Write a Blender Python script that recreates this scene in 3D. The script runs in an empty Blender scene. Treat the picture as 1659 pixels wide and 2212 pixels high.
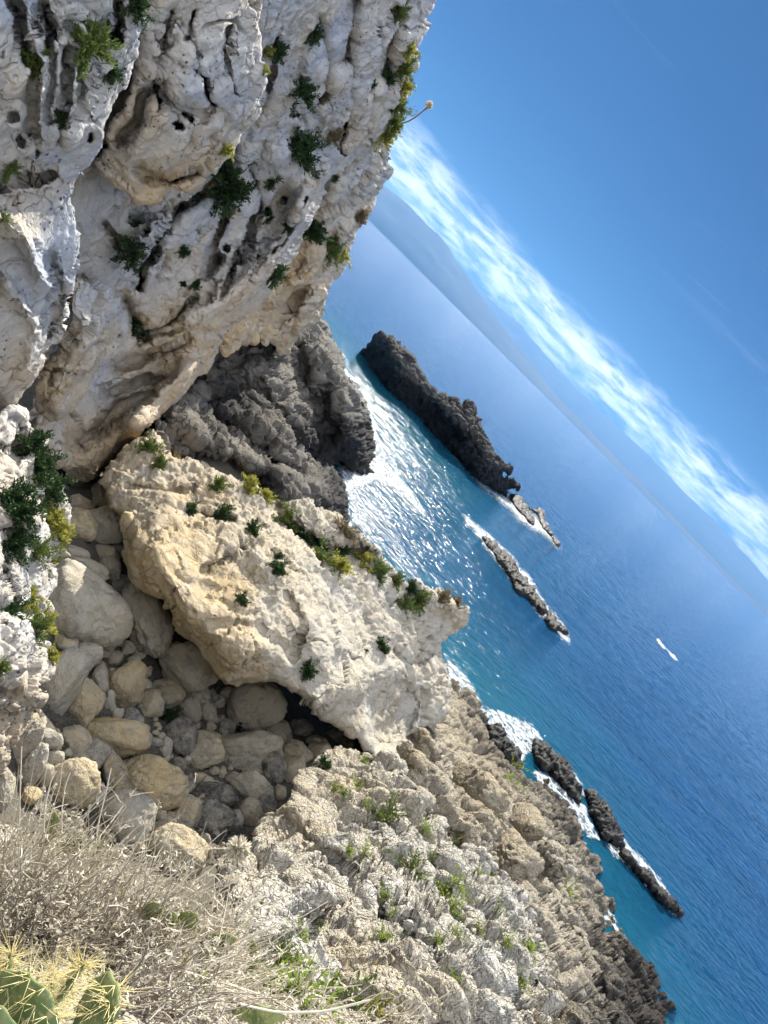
import bpy, math, random
import numpy as np
from mathutils import Matrix, Vector
random.seed(7); RNG = np.random.RandomState(11)
F = 740.0; PITCH = math.radians(14.9); H = 20.0; S = 768/1659.0
SUN_AZ = math.radians(-10); SUN_EL = math.radians(40)
CAM = np.array([0, 0, H], float)
fw = np.array([0, math.cos(PITCH), -math.sin(PITCH)]); UP = np.array([0, math.sin(PITCH), math.cos(PITCH)]); RT = np.array([1., 0, 0])
IR = (RT+UP)/math.sqrt(2); ID = (RT-UP)/math.sqrt(2)          # picture right / picture down
COL = bpy.context.scene.collection
SC = bpy.context.scene

# ------------------------------------------------------------ helpers
def rays(x, y):
    a = (np.asarray(x, float)*S-384); b = (np.asarray(y, float)*S-512)
    d = fw*F + a[..., None]*IR + b[..., None]*ID
    return d/np.linalg.norm(d, axis=-1, keepdims=True)
def at(x, y, D): return CAM + rays(x, y)*np.asarray(D, float)[..., None]
def dz(x, y, z=0.0):                                         # distance at which the ray meets height z
    return float((z-H)/rays(x, y)[2])
def px(D): return D/F/1.0*S                                   # metres per picture unit at distance D

def hash3(ix, iy, iz, k):
    h = (ix*73856093) ^ (iy*19349663) ^ (iz*83492791) ^ (k*2654435761)
    h &= 0xffffffff; h = ((h ^ (h >> 15))*2246822519) & 0xffffffff
    h = ((h ^ (h >> 13))*3266489917) & 0xffffffff
    return ((h ^ (h >> 16)) & 0xffffff)/float(0x1000000)
def vnoise(P, seed=0):                                        # gradient noise -1..1
    Pi = np.floor(P).astype(np.int64); f = P-Pi
    w = f*f*f*(f*(f*6-15)+10); out = np.zeros(len(P))
    for dx in (0, 1):
        for dy in (0, 1):
            for dz_ in (0, 1):
                X, Y, Z = Pi[:, 0]+dx, Pi[:, 1]+dy, Pi[:, 2]+dz_
                g = [hash3(X, Y, Z, seed*7+j)*2-1 for j in range(3)]
                v = g[0]*(f[:, 0]-dx)+g[1]*(f[:, 1]-dy)+g[2]*(f[:, 2]-dz_)
                out += v*(w[:, 0] if dx else 1-w[:, 0])*(w[:, 1] if dy else 1-w[:, 1])*(w[:, 2] if dz_ else 1-w[:, 2])
    return out*1.5
ROT = np.array(Matrix.Rotation(.9, 3, Vector((.5, .7, .51)).normalized()))
def fbm(P, octv=4, seed=0, gain=.5):
    a, t, n = 1.0, 0, np.zeros(len(P))
    for o in range(octv):
        P = P@ROT; n += a*vnoise(P*(2.03**o)+o*17.3, seed+o); t += a; a *= gain
    return n/t*1.3
def ridged(P, octv=3, seed=0):
    a, t, n = 1.0, 0, np.zeros(len(P))
    for o in range(octv):
        P = P@ROT; n += a*(1-np.abs(vnoise(P*(2.1**o)+o*9.1, seed+o))*2); t += a; a *= .5
    return n/t
def voro(P, seed=0):
    Pi = np.floor(P).astype(np.int64); f1 = np.full(len(P), 9.); f2 = np.full(len(P), 9.); idh = np.zeros(len(P))
    for dx in (-1, 0, 1):
        for dy in (-1, 0, 1):
            for dz_ in (-1, 0, 1):
                X, Y, Z = Pi[:, 0]+dx, Pi[:, 1]+dy, Pi[:, 2]+dz_
                h0 = hash3(X, Y, Z, seed+1)
                d = np.sqrt((X+h0-P[:, 0])**2+(Y+hash3(X, Y, Z, seed+2)-P[:, 1])**2+(Z+hash3(X, Y, Z, seed+3)-P[:, 2])**2)
                near = d < f1; f2 = np.where(near, f1, np.minimum(f2, d)); idh = np.where(near, h0, idh); f1 = np.where(near, d, f1)
    return f1, f2, idh
def sstep(a, b, x): t = np.clip((x-a)/(b-a), 0, 1); return t*t*(3-2*t)

def rough(poly, amp, lev=3, seed=1):
    r = random.Random(seed); P = [tuple(p) for p in poly]
    for l in range(lev):
        Q = []
        for i, a in enumerate(P):
            b = P[(i+1) % len(P)]; L = math.hypot(b[0]-a[0], b[1]-a[1]); Q.append(a)
            if L > 5:
                k = min(amp, L*.16)*r.uniform(-1, 1); nx, ny = -(b[1]-a[1])/L, (b[0]-a[0])/L
                Q.append(((a[0]+b[0])/2+nx*k, (a[1]+b[1])/2+ny*k))
        P = Q; amp *= .6
    return np.array(P, float)
def inside(poly, X, Y):
    out = np.zeros(X.shape, bool); n = len(poly)
    for i in range(n):
        x1, y1 = poly[i]; x2, y2 = poly[(i+1) % n]
        if y1 == y2: continue
        c = (y1 > Y) != (y2 > Y); c &= X < (x2-x1)*(Y-y1)/(y2-y1)+x1; out ^= c
    return out
def segdist(poly, X, Y, closed=True):
    n = len(poly); best = np.full(X.shape, 1e9); bx = np.zeros(X.shape); by = np.zeros(X.shape)
    for i in range(n if closed else n-1):
        x1, y1 = poly[i]; x2, y2 = poly[(i+1) % n]; dx, dy = x2-x1, y2-y1; L = dx*dx+dy*dy+1e-9
        t = np.clip(((X-x1)*dx+(Y-y1)*dy)/L, 0, 1); qx = x1+t*dx; qy = y1+t*dy; d = (X-qx)**2+(Y-qy)**2
        m = d < best; best = np.where(m, d, best); bx = np.where(m, qx, bx); by = np.where(m, qy, by)
    return np.sqrt(best), bx, by
def rbf(ctrl, X, Y):                                          # smooth interpolation of scattered values
    C = np.array([(c[0], c[1]) for c in ctrl], float); V = np.array([c[2] for c in ctrl], float); n = len(C)
    A = np.sqrt(((C[:, None]-C[None])**2).sum(-1)+900); M = np.zeros((n+1, n+1)); M[:n, :n] = A; M[:n, n] = 1; M[n, :n] = 1
    w = np.linalg.solve(M, np.append(V, 0)); out = np.full(X.shape, w[n])
    for i in range(n): out += w[i]*np.sqrt((X-C[i, 0])**2+(Y-C[i, 1])**2+900)
    return np.clip(out, V.min()*.9 if V.min() > 0 else V.min(), V.max()*1.1)

def mesh_np(name, V, polys, mat, parent=None, smooth=True, attrs=None):
    """V (n,3); polys: list of int arrays (m,3)/(m,4)"""
    me = bpy.data.meshes.new(name); me.vertices.add(len(V)); me.vertices.foreach_set('co', np.ascontiguousarray(V, dtype=np.float32).ravel())
    polys = [p for p in polys if len(p)]
    lv = np.concatenate([p.ravel() for p in polys]).astype(np.int32)
    tot = np.concatenate([np.full(len(p), p.shape[1]) for p in polys]).astype(np.int32)
    st = np.concatenate([[0], np.cumsum(tot)[:-1]]).astype(np.int32)
    me.loops.add(len(lv)); me.loops.foreach_set('vertex_index', lv)
    me.polygons.add(len(tot)); me.polygons.foreach_set('loop_start', st); me.polygons.foreach_set('loop_total', tot)
    me.polygons.foreach_set('use_smooth', np.full(len(tot), smooth))
    for k, v in (attrs or {}).items():
        a = me.attributes.new(k, 'FLOAT', 'POINT'); a.data.foreach_set('value', np.asarray(v, np.float32))
    me.update(calc_edges=True); me.validate()
    if mat: me.materials.append(mat)
    o = bpy.data.objects.new(name, me); COL.objects.link(o)
    if parent: o.parent = parent
    return o
def tag(o, label=None, cat=None, group=None, kind=None):
    if label: o['label'] = label
    if cat: o['category'] = cat
    if group: o['group'] = group
    if kind: o['kind'] = kind
    return o
def empty(name, loc=(0, 0, 0)):
    o = bpy.data.objects.new(name, None); COL.objects.link(o); o.location = loc; return o
def part_of(o, root): # keep world place, parent to root
    o.parent = root; o.matrix_parent_inverse = Matrix.Translation(root.location).inverted(); return o

# ------------------------------------------------------------ materials
def nt(name):
    m = bpy.data.materials.new(name); m.use_nodes = True; t = m.node_tree
    return m, t, t.nodes['Principled BSDF']
def N(t, typ, **kw):
    n = t.nodes.new(typ)
    for k, v in kw.items():
        if k.startswith('i_'): n.inputs[k[2:].replace('_', ' ')].default_value = v
        else: setattr(n, k, v)
    return n
def mix(t, fac, a, b, blend='MIX'):
    n = t.nodes.new('ShaderNodeMix'); n.data_type = 'RGBA'; n.blend_type = blend
    for s, v in ((n.inputs[0], fac), (n.inputs[6], a), (n.inputs[7], b)):
        if hasattr(v, 'links') or isinstance(v, bpy.types.NodeSocket): t.links.new(v, s)
        else: s.default_value = v if not isinstance(v, tuple) else (*v, 1)[:4]
    return n.outputs[2]
def math_(t, op, a, b=0.0, c=None, clamp=False):
    n = t.nodes.new('ShaderNodeMath'); n.operation = op; n.use_clamp = clamp
    for s, v in zip(n.inputs, (a, b) if c is None else (a, b, c)):
        if isinstance(v, bpy.types.NodeSocket): t.links.new(v, s)
        else: s.default_value = v
    return n.outputs[0]
def maprange(t, v, a, b, c=0.0, d=1.0, smooth=True):
    n = t.nodes.new('ShaderNodeMapRange'); n.interpolation_type = 'SMOOTHSTEP' if smooth else 'LINEAR'
    t.links.new(v, n.inputs[0])
    for i, x in enumerate((a, b, c, d)): n.inputs[i+1].default_value = x
    return n.outputs[0]
def noise(t, vec, scale, detail=4, rough_=.55, dist=0.0):
    n = N(t, 'ShaderNodeTexNoise'); n.inputs['Scale'].default_value = scale; n.inputs['Detail'].default_value = detail
    n.inputs['Roughness'].default_value = rough_; n.inputs['Distortion'].default_value = dist
    t.links.new(vec, n.inputs['Vector']); return n.outputs['Fac']
def vtex(t, vec, scale, feature='F1', rnd=1.0):
    n = N(t, 'ShaderNodeTexVoronoi', feature=feature); n.inputs['Scale'].default_value = scale; n.inputs['Randomness'].default_value = rnd
    t.links.new(vec, n.inputs['Vector']); return n.outputs['Distance']

def rock_mat(name, pale, warm, dark=(.045, .04, .036), unit=1.0, bump=1.0, pits=.5, use_attr=True, crack=.6, speck=.5, cells=0.0, cool=0.0):
    """limestone; unit = size in metres of its main grain"""
    m, t, b = nt(name); L = t.links
    geo = N(t, 'ShaderNodeNewGeometry'); vec = geo.outputs['Position']
    k = 1.0/unit
    big = noise(t, vec, .35*k, 3, .6); mid = noise(t, vec, 1.7*k, 4, .65); fine = noise(t, vec, 9*k, 4, .68)
    if use_attr:
        at_ = N(t, 'ShaderNodeAttribute', attribute_name='tint'); ad = N(t, 'ShaderNodeAttribute', attribute_name='dark'); tint = at_.outputs['Fac']; dk = ad.outputs['Fac']
    else:
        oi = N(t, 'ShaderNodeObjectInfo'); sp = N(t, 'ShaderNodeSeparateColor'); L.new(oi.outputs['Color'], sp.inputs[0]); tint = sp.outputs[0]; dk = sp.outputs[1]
    tw = math_(t, 'ADD', tint, math_(t, 'MULTIPLY', math_(t, 'SUBTRACT', big, .5), 1.6), clamp=True)
    c = mix(t, tw, pale, warm)
    hi = tuple(min(.85, x*1.25) for x in pale)
    c = mix(t, maprange(t, mid, .52, .72, 0, .6), c, hi)                      # chalky bloom
    if cool: c = mix(t, math_(t, 'MULTIPLY', math_(t, 'MULTIPLY', maprange(t, noise(t, vec, .5*k, 4, .6, .6), .42, .62, 0, cool), maprange(t, tint, .35, .1)), 1.0), c, (.31, .36, .45))
    gr = tuple(x*y for x, y in zip(pale, (.62, .60, .57)))
    c = mix(t, maprange(t, noise(t, vec, .9*k, 6, .7, .4), .50, .68, 0, .75*speck), c, gr)  # grey weathering
    c = mix(t, maprange(t, fine, .56, .72, 0, .55*speck), c, tuple(x*.35 for x in pale))
    # pit colonies: dark colour over the bump pits paints in their shade
    cell = vtex(t, vec, 5.5*k); colony = maprange(t, noise(t, vec, .8*k, 3, .5), .5, .62)
    c = mix(t, math_(t, 'MULTIPLY', maprange(t, cell, .28, .12, 0, pits), colony), c, (.10, .09, .085))
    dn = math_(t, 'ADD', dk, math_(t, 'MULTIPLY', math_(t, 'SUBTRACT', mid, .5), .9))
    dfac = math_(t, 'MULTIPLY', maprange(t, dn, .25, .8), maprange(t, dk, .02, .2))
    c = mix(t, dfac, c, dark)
    L.new(c, b.inputs['Base Color']); b.inputs['Roughness'].default_value = .88; b.inputs['Specular IOR Level'].default_value = .25
    # relief
    ce = vtex(t, vec, 2.2*k, 'DISTANCE_TO_EDGE'); cr = maprange(t, ce, 0.0, .05, -1, 0)
    wv = N(t, 'ShaderNodeVectorMath', operation='ADD'); nn = N(t, 'ShaderNodeTexNoise'); nn.inputs['Scale'].default_value = 2.5*k; nn.inputs['Detail'].default_value = 4
    L.new(vec, nn.inputs['Vector']); sc = N(t, 'ShaderNodeVectorMath', operation='SCALE'); L.new(nn.outputs['Color'], sc.inputs[0]); sc.inputs['Scale'].default_value = .5/k
    L.new(vec, wv.inputs[0]); L.new(sc.outputs[0], wv.inputs[1])
    ce2 = vtex(t, wv.outputs[0], 1.1*k, 'DISTANCE_TO_EDGE'); cr2 = maprange(t, ce2, 0.0, .03, -1, 0)
    brk = maprange(t, big, .40, .58)
    h = math_(t, 'ADD', math_(t, 'MULTIPLY', fine, .55), math_(t, 'MULTIPLY', mid, 1.0))
    h = math_(t, 'ADD', h, math_(t, 'MULTIPLY', maprange(t, cell, .30, .08, 0, -1), .35*pits))
    h = math_(t, 'ADD', h, math_(t, 'MULTIPLY', math_(t, 'MULTIPLY', cr2, brk), crack))
    if cells:
        for sc_k, am in ((3.2, 1.0), (7.5, .55)):
            q1 = N(t, 'ShaderNodeTexVoronoi', feature='F1'); q1.inputs['Scale'].default_value = sc_k*k; L.new(wv.outputs[0], q1.inputs['Vector'])
            q2 = vtex(t, wv.outputs[0], sc_k*k, 'DISTANCE_TO_EDGE')
            h = math_(t, 'ADD', h, math_(t, 'MULTIPLY', math_(t, 'ADD', maprange(t, q2, 0, .14, 0, 1), math_(t, 'MULTIPLY', q1.outputs['Distance'], -.5)), am*cells*2))
    bp = N(t, 'ShaderNodeBump'); bp.inputs['Strength'].default_value = 1.0; bp.inputs['Distance'].default_value = .16*unit*bump
    L.new(h, bp.inputs['Height']); L.new(bp.outputs[0], b.inputs['Normal'])
    return m

M_CLIFF = rock_mat('cliff_limestone', (.455, .445, .425), (.46, .35, .215), unit=.9, pits=1.0, crack=.7, speck=.75, cool=.6, bump=.45)
M_OUT = rock_mat('outcrop_limestone', (.385, .36, .31), (.41, .315, .18), unit=.9, pits=.7, crack=.6, speck=.75, bump=.45)
M_KARST = rock_mat('karst_limestone', (.50, .48, .435), (.46, .39, .275), unit=.75, pits=.4, crack=.25, speck=.45, cells=.32, bump=.6)
M_SHORE = rock_mat('shore_rock', (.37, .34, .285), (.36, .30, .20), unit=1.1, pits=.4, crack=.4, speck=.5, cells=.22, bump=.6)
M_FAR = rock_mat('headland_rock', (.135, .13, .12), (.15, .125, .095), unit=2.0, pits=.4, crack=1, speck=.7, bump=.6, dark=(.018, .017, .017))
M_ISLE = rock_mat('islet_rock', (.038, .040, .042), (.05, .045, .038), unit=3.0, pits=.3, crack=.8, speck=.6, bump=.6, dark=(.008, .010, .013))
M_REEF = rock_mat('wet_reef_rock', (.03, .029, .028), (.045, .035, .025), unit=1.0, pits=.3, crack=.6, speck=.8, dark=(.012, .012, .012))
M_REEF.node_tree.nodes['Principled BSDF'].inputs['Roughness'].default_value = .5
M_BOULD = rock_mat('boulder_stone', (.44, .41, .345), (.50, .39, .215), unit=.55, pits=.35, crack=.25, speck=1.0, bump=.9, use_attr=False, dark=(.055, .055, .06))
M_GRAVEL = rock_mat('cove_gravel', (.12, .115, .10), (.13, .105, .07), unit=.25, pits=.4, crack=.9, speck=.8)

# ------------------------------------------------------------ displacement styles (P in metres, returns metres outward)
def knobs(P, s, seed, warp=.35):
    W = P/s; W = W+warp*np.stack([fbm(W*1.3+3, 2, seed), fbm(W*1.3+31, 2, seed+3), fbm(W*1.3+67, 2, seed+5)], 1)
    f1, f2, h = voro(W, seed)
    dome = np.sqrt(np.clip(1-(f1/.95)**2, 0, 1)); edge = sstep(0, .17, f2-f1)
    return (dome*.45+.6*edge-.65)+(h-.5)*.75
def cracks(P, s, seed, w=.07):
    W = P/s; W = W+.45*np.stack([fbm(W*1.5+3, 3, seed), fbm(W*1.5+31, 3, seed+3), fbm(W*1.5+67, 3, seed+5)], 1)
    f1, f2, h = voro(W, seed); return -(1-sstep(0, w, f2-f1)), h
def pits(P, s, seed, r=.33):
    f1, f2, h = voro(P/s, seed); return -sstep(r, r*.45, f1)*(h > .25)
def st_cliff(P, R):
    P = P.astype(float)
    G = P@np.stack([IR, ID*.3, fw]).T                        # flutes running down the picture
    d = .48*fbm(P*.22, 4, 1)+.20*fbm(P*.8, 4, 5)+.18*fbm(G*1.1, 3, 9)
    c, h = cracks(P, 2.9, 21, .045); c2, h2 = cracks(P, .9, 25, .08)
    msk = sstep(-.1, .3, fbm(P*.35, 2, 40)); msk2 = sstep(0, .35, fbm(P*.5+9, 2, 43))
    d += .55*c*msk+.07*c2*R+.42*(h-.5)+.06*(h2-.5)*R
    d += (.42*pits(P, .85, 31)*msk2+.10*pits(P*np.array([1, 1, .7]), .3, 33, .4)*(1-.5*msk))*R
    d += .03*knobs(P, .8, 55)*R+.05*fbm(P*5, 3, 17)+.08*ridged(G*1.6, 3, 19)*R
    return d
def st_karst(P, R):
    d = .75*fbm(P*.35, 4, 2)+.62*(.3+.7*R)*knobs(P, 1.9, 6)+.42*R*knobs(P, .8, 3)+.12*R*knobs(P, .32, 8)
    rg = ridged((P@np.stack([(IR+ID)/1.41, (IR-ID)/1.41*.35, fw*.6]).T)*1.1, 3, 61)
    d += .35*R*(rg-.5)+.06*fbm(P*1.6, 4, 4)
    c, h = cracks(P, 1.6, 71, .05); d += .10*c*(1-.5*R)+.05*(h-.5)
    return d
def st_shore(P, R):
    d = .8*fbm(P*.35, 4, 2)+.7*(.3+.7*R)*knobs(P, 2.3, 6)+.38*R*knobs(P, .95, 3)+.10*R*knobs(P, .4, 8)+.10*R*(ridged(P*1.1, 3, 61)-.5)+.05*fbm(P*1.6, 4, 4)
    c, h = cracks(P, 1.8, 71, .05); return d+.15*c+.06*(h-.5)
def st_out(P, R):
    c, h = cracks(P, 2.6, 81, .04); c2, h2 = cracks(P, .75, 83, .08); m = sstep(-.15, .2, fbm(P*.4, 2, 84))
    return .5*fbm(P*.22, 4, 85)+.24*fbm(P*.8, 4, 86)+.40*c*m+.06*c2*sstep(-.1, .3, fbm(P*.9, 2, 184))+.30*(h-.5)+.03*(h2-.5)+.22*R*knobs(P, 1.0, 87)+.15*R*knobs(P, .42, 88)+.07*R*fbm(P*4, 3, 89)+.18*R*pits(P, .9, 90)
def st_far(P, R):
    c, h = cracks(P, 5, 91, .08)
    return 1.3*fbm(P*.12, 4, 92)+.9*knobs(P, 4.0, 93)*R+.55*knobs(P, 1.7, 94)*R+.25*knobs(P, .8, 98)+.3*fbm(P*1.0, 4, 95)+.5*c
def st_isle(P, R):
    c, h = cracks(P, 7, 96, .1)
    return 1.2*fbm(P*.12, 4, 97)+1.1*knobs(P, 4.5, 98)*R+.6*knobs(P, 1.9, 99)*R+.4*c+.3*fbm(P*1.0, 3, 100)
def st_reef(P, R):
    return np.maximum(.2*fbm(P*.5, 4, 101)+.42*(.45+knobs(P, 1.5, 102))+.30*knobs(P, .6, 103), -.05)

# ------------------------------------------------------------ a rock mass given its own distance, relief, rounded rim and back
def relief(name, poly, ctrl, mat, style=None, R=None, tint=None, dark=None, feats=(), step=2.6, rim=22, depthk=1.0, thick=4.0, amp=4, seed=1, parent=None, amount=1.0, plan=None, ztop=None):
    P = rough(poly, amp, 3, seed)
    x0, y0 = P.min(0)-step; x1, y1 = P.max(0)+step
    xs = np.arange(x0, x1+step, step); ys = np.arange(y0, y1+step, step); X, Y = np.meshgrid(xs, ys); ny, nx = X.shape
    X = X+RNG.uniform(-.18, .18, X.shape)*step; Y = Y+RNG.uniform(-.18, .18, X.shape)*step
    ins = inside(P, X, Y)
    q = ins[:-1, :-1] | ins[1:, :-1] | ins[:-1, 1:] | ins[1:, 1:]
    idx = np.arange(ny*nx).reshape(ny, nx)
    fa = np.stack([idx[:-1, :-1][q], idx[1:, :-1][q], idx[1:, 1:][q], idx[:-1, 1:][q]], 1)
    used = np.zeros(ny*nx, bool); used[fa.ravel()] = True
    xf, yf, inf = X.ravel()[used], Y.ravel()[used], ins.ravel()[used]
    d, bx, by = segdist(P, xf, yf); xf = np.where(inf, xf, bx); yf = np.where(inf, yf, by); d = np.where(inf, d, 0)
    remap = np.full(ny*nx, -1); remap[used] = np.arange(used.sum()); fa = remap[fa]
    ctrl = [(c[0], c[1], dz(c[0], c[1], c[2][0]) if isinstance(c[2], tuple) else c[2]) for c in ctrl]
    D = rbf(ctrl, xf, yf)
    if plan:                                                  # steep wall standing over a line in plan, leaning out as it rises
        x0_, lean, zr, dmax = plan; r_ = rays(xf, yf); tt = (x0_+lean*(H-zr))/np.minimum(r_[:, 0]-lean*r_[:, 2], -.05); D = np.minimum(tt, dmax)+D
    if ztop: D = (ztop*np.clip(d/9, 0, 1)**.6+.1-H)/rays(xf, yf)[:, 2]; depthk = .15
    mpp = D/F*S; fk = 2.0 if plan else 1.0
    Q2 = np.stack([xf, yf, np.full_like(xf, seed*40.)], 1); wx = xf+9*fbm(Q2*.018, 3, 700)+3*fbm(Q2*.07, 2, 710); wy = yf+9*fbm(Q2*.018+50, 3, 720)+3*fbm(Q2*.07+50, 2, 730)
    for (pl, w, a) in feats:
        dd, _, _ = segdist(np.array(pl, float), wx, wy, closed=False); D = D+a*fk*np.exp(-(dd/w)**2)
    t = np.clip(d/rim, 0, 1); D = D+depthk*rim*mpp*(1-np.sqrt(np.clip(1-(1-t)**2, 0, 1)))
    V = at(xf, yf, D)
    # smooth normals of the base surface
    n = np.zeros((len(V), 3)); e = np.cross(V[fa[:, 2]]-V[fa[:, 0]], V[fa[:, 3]]-V[fa[:, 1]])
    for k in range(4): np.add.at(n, fa[:, k], e)
    n /= np.linalg.norm(n, axis=1, keepdims=True)+1e-9
    s = np.sign((n*(CAM-V)).sum(1)); flip = np.median(s) < 0; n *= s[:, None]
    if flip: fa = fa[:, ::-1]
    n = n*.75+.25*(CAM-V)/np.linalg.norm(CAM-V, axis=1, keepdims=True)
    Rv = rbf(R, xf, yf) if R else np.ones(len(V)); Rv = np.clip(Rv, 0, 1.4)
    if style is not None: V = V+n*(style(V, Rv)*amount)[:, None]
    Tv = np.clip(rbf(tint, xf, yf), 0, 1) if tint else np.full(len(V), .3)
    Kv = np.clip(rbf(dark, xf, yf), 0, 1) if dark else np.zeros(len(V))
    # back shell: the same outline carried away from the viewer, so the mass is closed and thick
    E = np.concatenate([fa[:, [0, 1]], fa[:, [1, 2]], fa[:, [2, 3]], fa[:, [3, 0]]]); key = np.sort(E, 1); key = key[:, 0]*10**7+key[:, 1]
    u, inv, cnt = np.unique(key, return_inverse=True, return_counts=True); B = E[cnt[inv] == 1]; n0 = len(V)
    rd = rays(xf, yf); back = V+rd*(thick*(.45+.55*np.clip(d/rim, 0, 1)))[:, None]
    quads = np.stack([B[:, 1], B[:, 0], B[:, 0]+n0, B[:, 1]+n0], 1)
    Vall = np.concatenate([V, back]); ext = lambda a: np.concatenate([a, a])
    return mesh_np(name, Vall, [fa, fa[:, ::-1]+n0, quads], mat, parent, True, {'tint': ext(Tv), 'dark': ext(Kv)})

# ============================================================ SETTING: ground, sea, mountains
gc = [(120, 1230, 4.0), (225, 1140, 4.2), (270, 1300, 3.2), (118, 1487, 3.4), (190, 1600, 2.8), (330, 1520, 2.2), (420, 1600, 1.8), (540, 1640, 1.8), (560, 1540, 1.6), (650, 1600, 2.2), (720, 1560, 1.5),
      (300, 1700, 2.6), (460, 1770, 2.2), (380, 1840, 3.2), (160, 1720, 3.6), (20, 1700, 4.6), (60, 1850, 6), (300, 1950, 6), (560, 1760, 2.4), (600, 1850, 4.0), (30, 1500, 5.0), (0, 1300, 3.5), (160, 1100, 4),
      (760, 1650, 3.5), (850, 1700, 1.8), (900, 1850, 1.5), (980, 1480, 0), (1040, 1600, -1), (1180, 1760, -1), (1250, 1960, -1), (1400, 2150, -1.5), (1000, 1800, .8), (1150, 2000, .8), (1060, 2000, 1.5), (900, 1700, 1.5), (950, 1850, 1.5),
      (1600, 2190, -3), (1300, 1700, -3), (1050, 1300, -3), (900, 1000, -3), (1300, 1000, -3), (820, 780, -3), (750, 1150, -.6), (700, 1000, 0), (600, 900, 2), (480, 950, 4), (400, 1150, 3), (500, 1300, 2.4), (700, 1350, 1.5)]
gp = []
for (x_, y_, z_) in gc:
    p = at(x_, y_, dz(x_, y_, z_)); gp.append((p[0]*10, p[1]*10, z_))
gp += [(0, 0, 17.8), (20, 30, 15.2), (-30, 20, 16.8), (60, 30, 15), (0, 90, 9.), (60, 120, 7.5), (-80, 60, 9), (-80, 120, 5), (120, 80, 10), (200, 90, 8), (300, 160, 4), (-200, 100, 5), (-350, 300, 2), (-250, 200, 3), (-400, 600, 1), (0, -200, 19), (300, -100, 16), (-300, -100, 20), (600, 100, 3)]
gx = np.arange(-60, 90, .45); gy = np.arange(-30, 130, .45); GX, GY = np.meshgrid(gx, gy)
GZ = rbf(gp, GX.ravel()*10, GY.ravel()*10).reshape(GX.shape)
V = np.stack([GX.ravel(), GY.ravel(), GZ.ravel()], 1); V[:, 2] -= .35
nearc = (V[:, 1] < 45) & (V[:, 0] < 25) & (V[:, 0] > -30) & (V[:, 1] > 5)
dd = np.zeros(len(V)); dd[nearc] = .22*fbm(V[nearc]*.9, 3, 200)+.12*knobs(V[nearc], .6, 201); V[:, 2] += dd
idx = np.arange(V.shape[0]).reshape(GX.shape)
fa = np.stack([idx[:-1, :-1].ravel(), idx[:-1, 1:].ravel(), idx[1:, 1:].ravel(), idx[1:, :-1].ravel()], 1)
ground = tag(mesh_np('ground', V, [fa], M_GRAVEL, attrs={'tint': np.full(len(V), .3), 'dark': np.full(len(V), .05)}), kind='structure')

# sea
m, t, b = nt('sea_water'); L = t.links; M_SEA = m
geo = N(t, 'ShaderNodeNewGeometry'); pos = geo.outputs['Position']
def mapv(t, vec, sx, sy, rot=0.0):
    n = N(t, 'ShaderNodeMapping'); n.inputs['Scale'].default_value = (sx, sy, 1); n.inputs['Rotation'].default_value = (0, 0, rot); t.links.new(vec, n.inputs[0]); return n.outputs[0]
sh = N(t, 'ShaderNodeAttribute', attribute_name='shallow').outputs['Fac']; fr = N(t, 'ShaderNodeAttribute', attribute_name='far').outputs['Fac']
n1 = noise(t, mapv(t, pos, .05, .12), 1, 3)
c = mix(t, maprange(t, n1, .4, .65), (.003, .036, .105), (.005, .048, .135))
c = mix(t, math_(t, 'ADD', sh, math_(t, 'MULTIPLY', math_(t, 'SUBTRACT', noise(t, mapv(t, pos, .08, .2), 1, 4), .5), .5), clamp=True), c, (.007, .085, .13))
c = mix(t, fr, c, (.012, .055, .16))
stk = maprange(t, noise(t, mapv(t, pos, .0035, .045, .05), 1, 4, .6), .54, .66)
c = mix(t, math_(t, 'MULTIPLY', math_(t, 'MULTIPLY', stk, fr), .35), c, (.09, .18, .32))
L.new(c, b.inputs['Base Color']); b.inputs['IOR'].default_value = 1.33; b.inputs['Roughness'].default_value = .13
w1 = noise(t, mapv(t, pos, .28, .75, -.15), 1, 4, .6, .6); w2 = noise(t, mapv(t, pos, .9, 2.1, .1), 1, 4, .6, .4); w3 = noise(t, mapv(t, pos, .05, .13, -.1), 1, 3)
wr = math_(t, 'ABSOLUTE', math_(t, 'SUBTRACT', w1, .5))
h = math_(t, 'ADD', math_(t, 'MULTIPLY', wr, -1.6), math_(t, 'ADD', math_(t, 'MULTIPLY', w2, .38), math_(t, 'MULTIPLY', w3, 1.6)))
bp = N(t, 'ShaderNodeBump'); bp.inputs['Strength'].default_value = 1; bp.inputs['Distance'].default_value = .42; L.new(h, bp.inputs['Height']); fr0 = N(t, 'ShaderNodeAttribute', attribute_name='mid').outputs['Fac']; L.new(math_(t, 'SUBTRACT', 1.0, math_(t, 'ADD', math_(t, 'MULTIPLY', fr0, .78), math_(t, 'MULTIPLY', fr, .17))), bp.inputs['Strength'])
def cv_(s_):
    n = N(t, 'ShaderNodeCombineXYZ'); L.new(s_, n.inputs[0]); L.new(s_, n.inputs[1]); return n.outputs[0]
vq = N(t, 'ShaderNodeTexVoronoi', feature='F1'); vq.inputs['Scale'].default_value = 3.0; L.new(mapv(t, pos, .8, 1.2), vq.inputs['Vector'])
vq2 = N(t, 'ShaderNodeTexVoronoi', feature='F1'); vq2.inputs['Scale'].default_value = 1.0; L.new(mapv(t, pos, 1.1, 1.7), vq2.inputs['Vector']); fr2 = N(t, 'ShaderNodeAttribute', attribute_name='mid').outputs['Fac']
vs1 = N(t, 'ShaderNodeVectorMath', operation='SUBTRACT'); L.new(mix(t, maprange(t, fr2, 0, 1), vq.outputs['Color'], vq2.outputs['Color']), vs1.inputs[0]); vs1.inputs[1].default_value = (.5, .5, .5)
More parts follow.
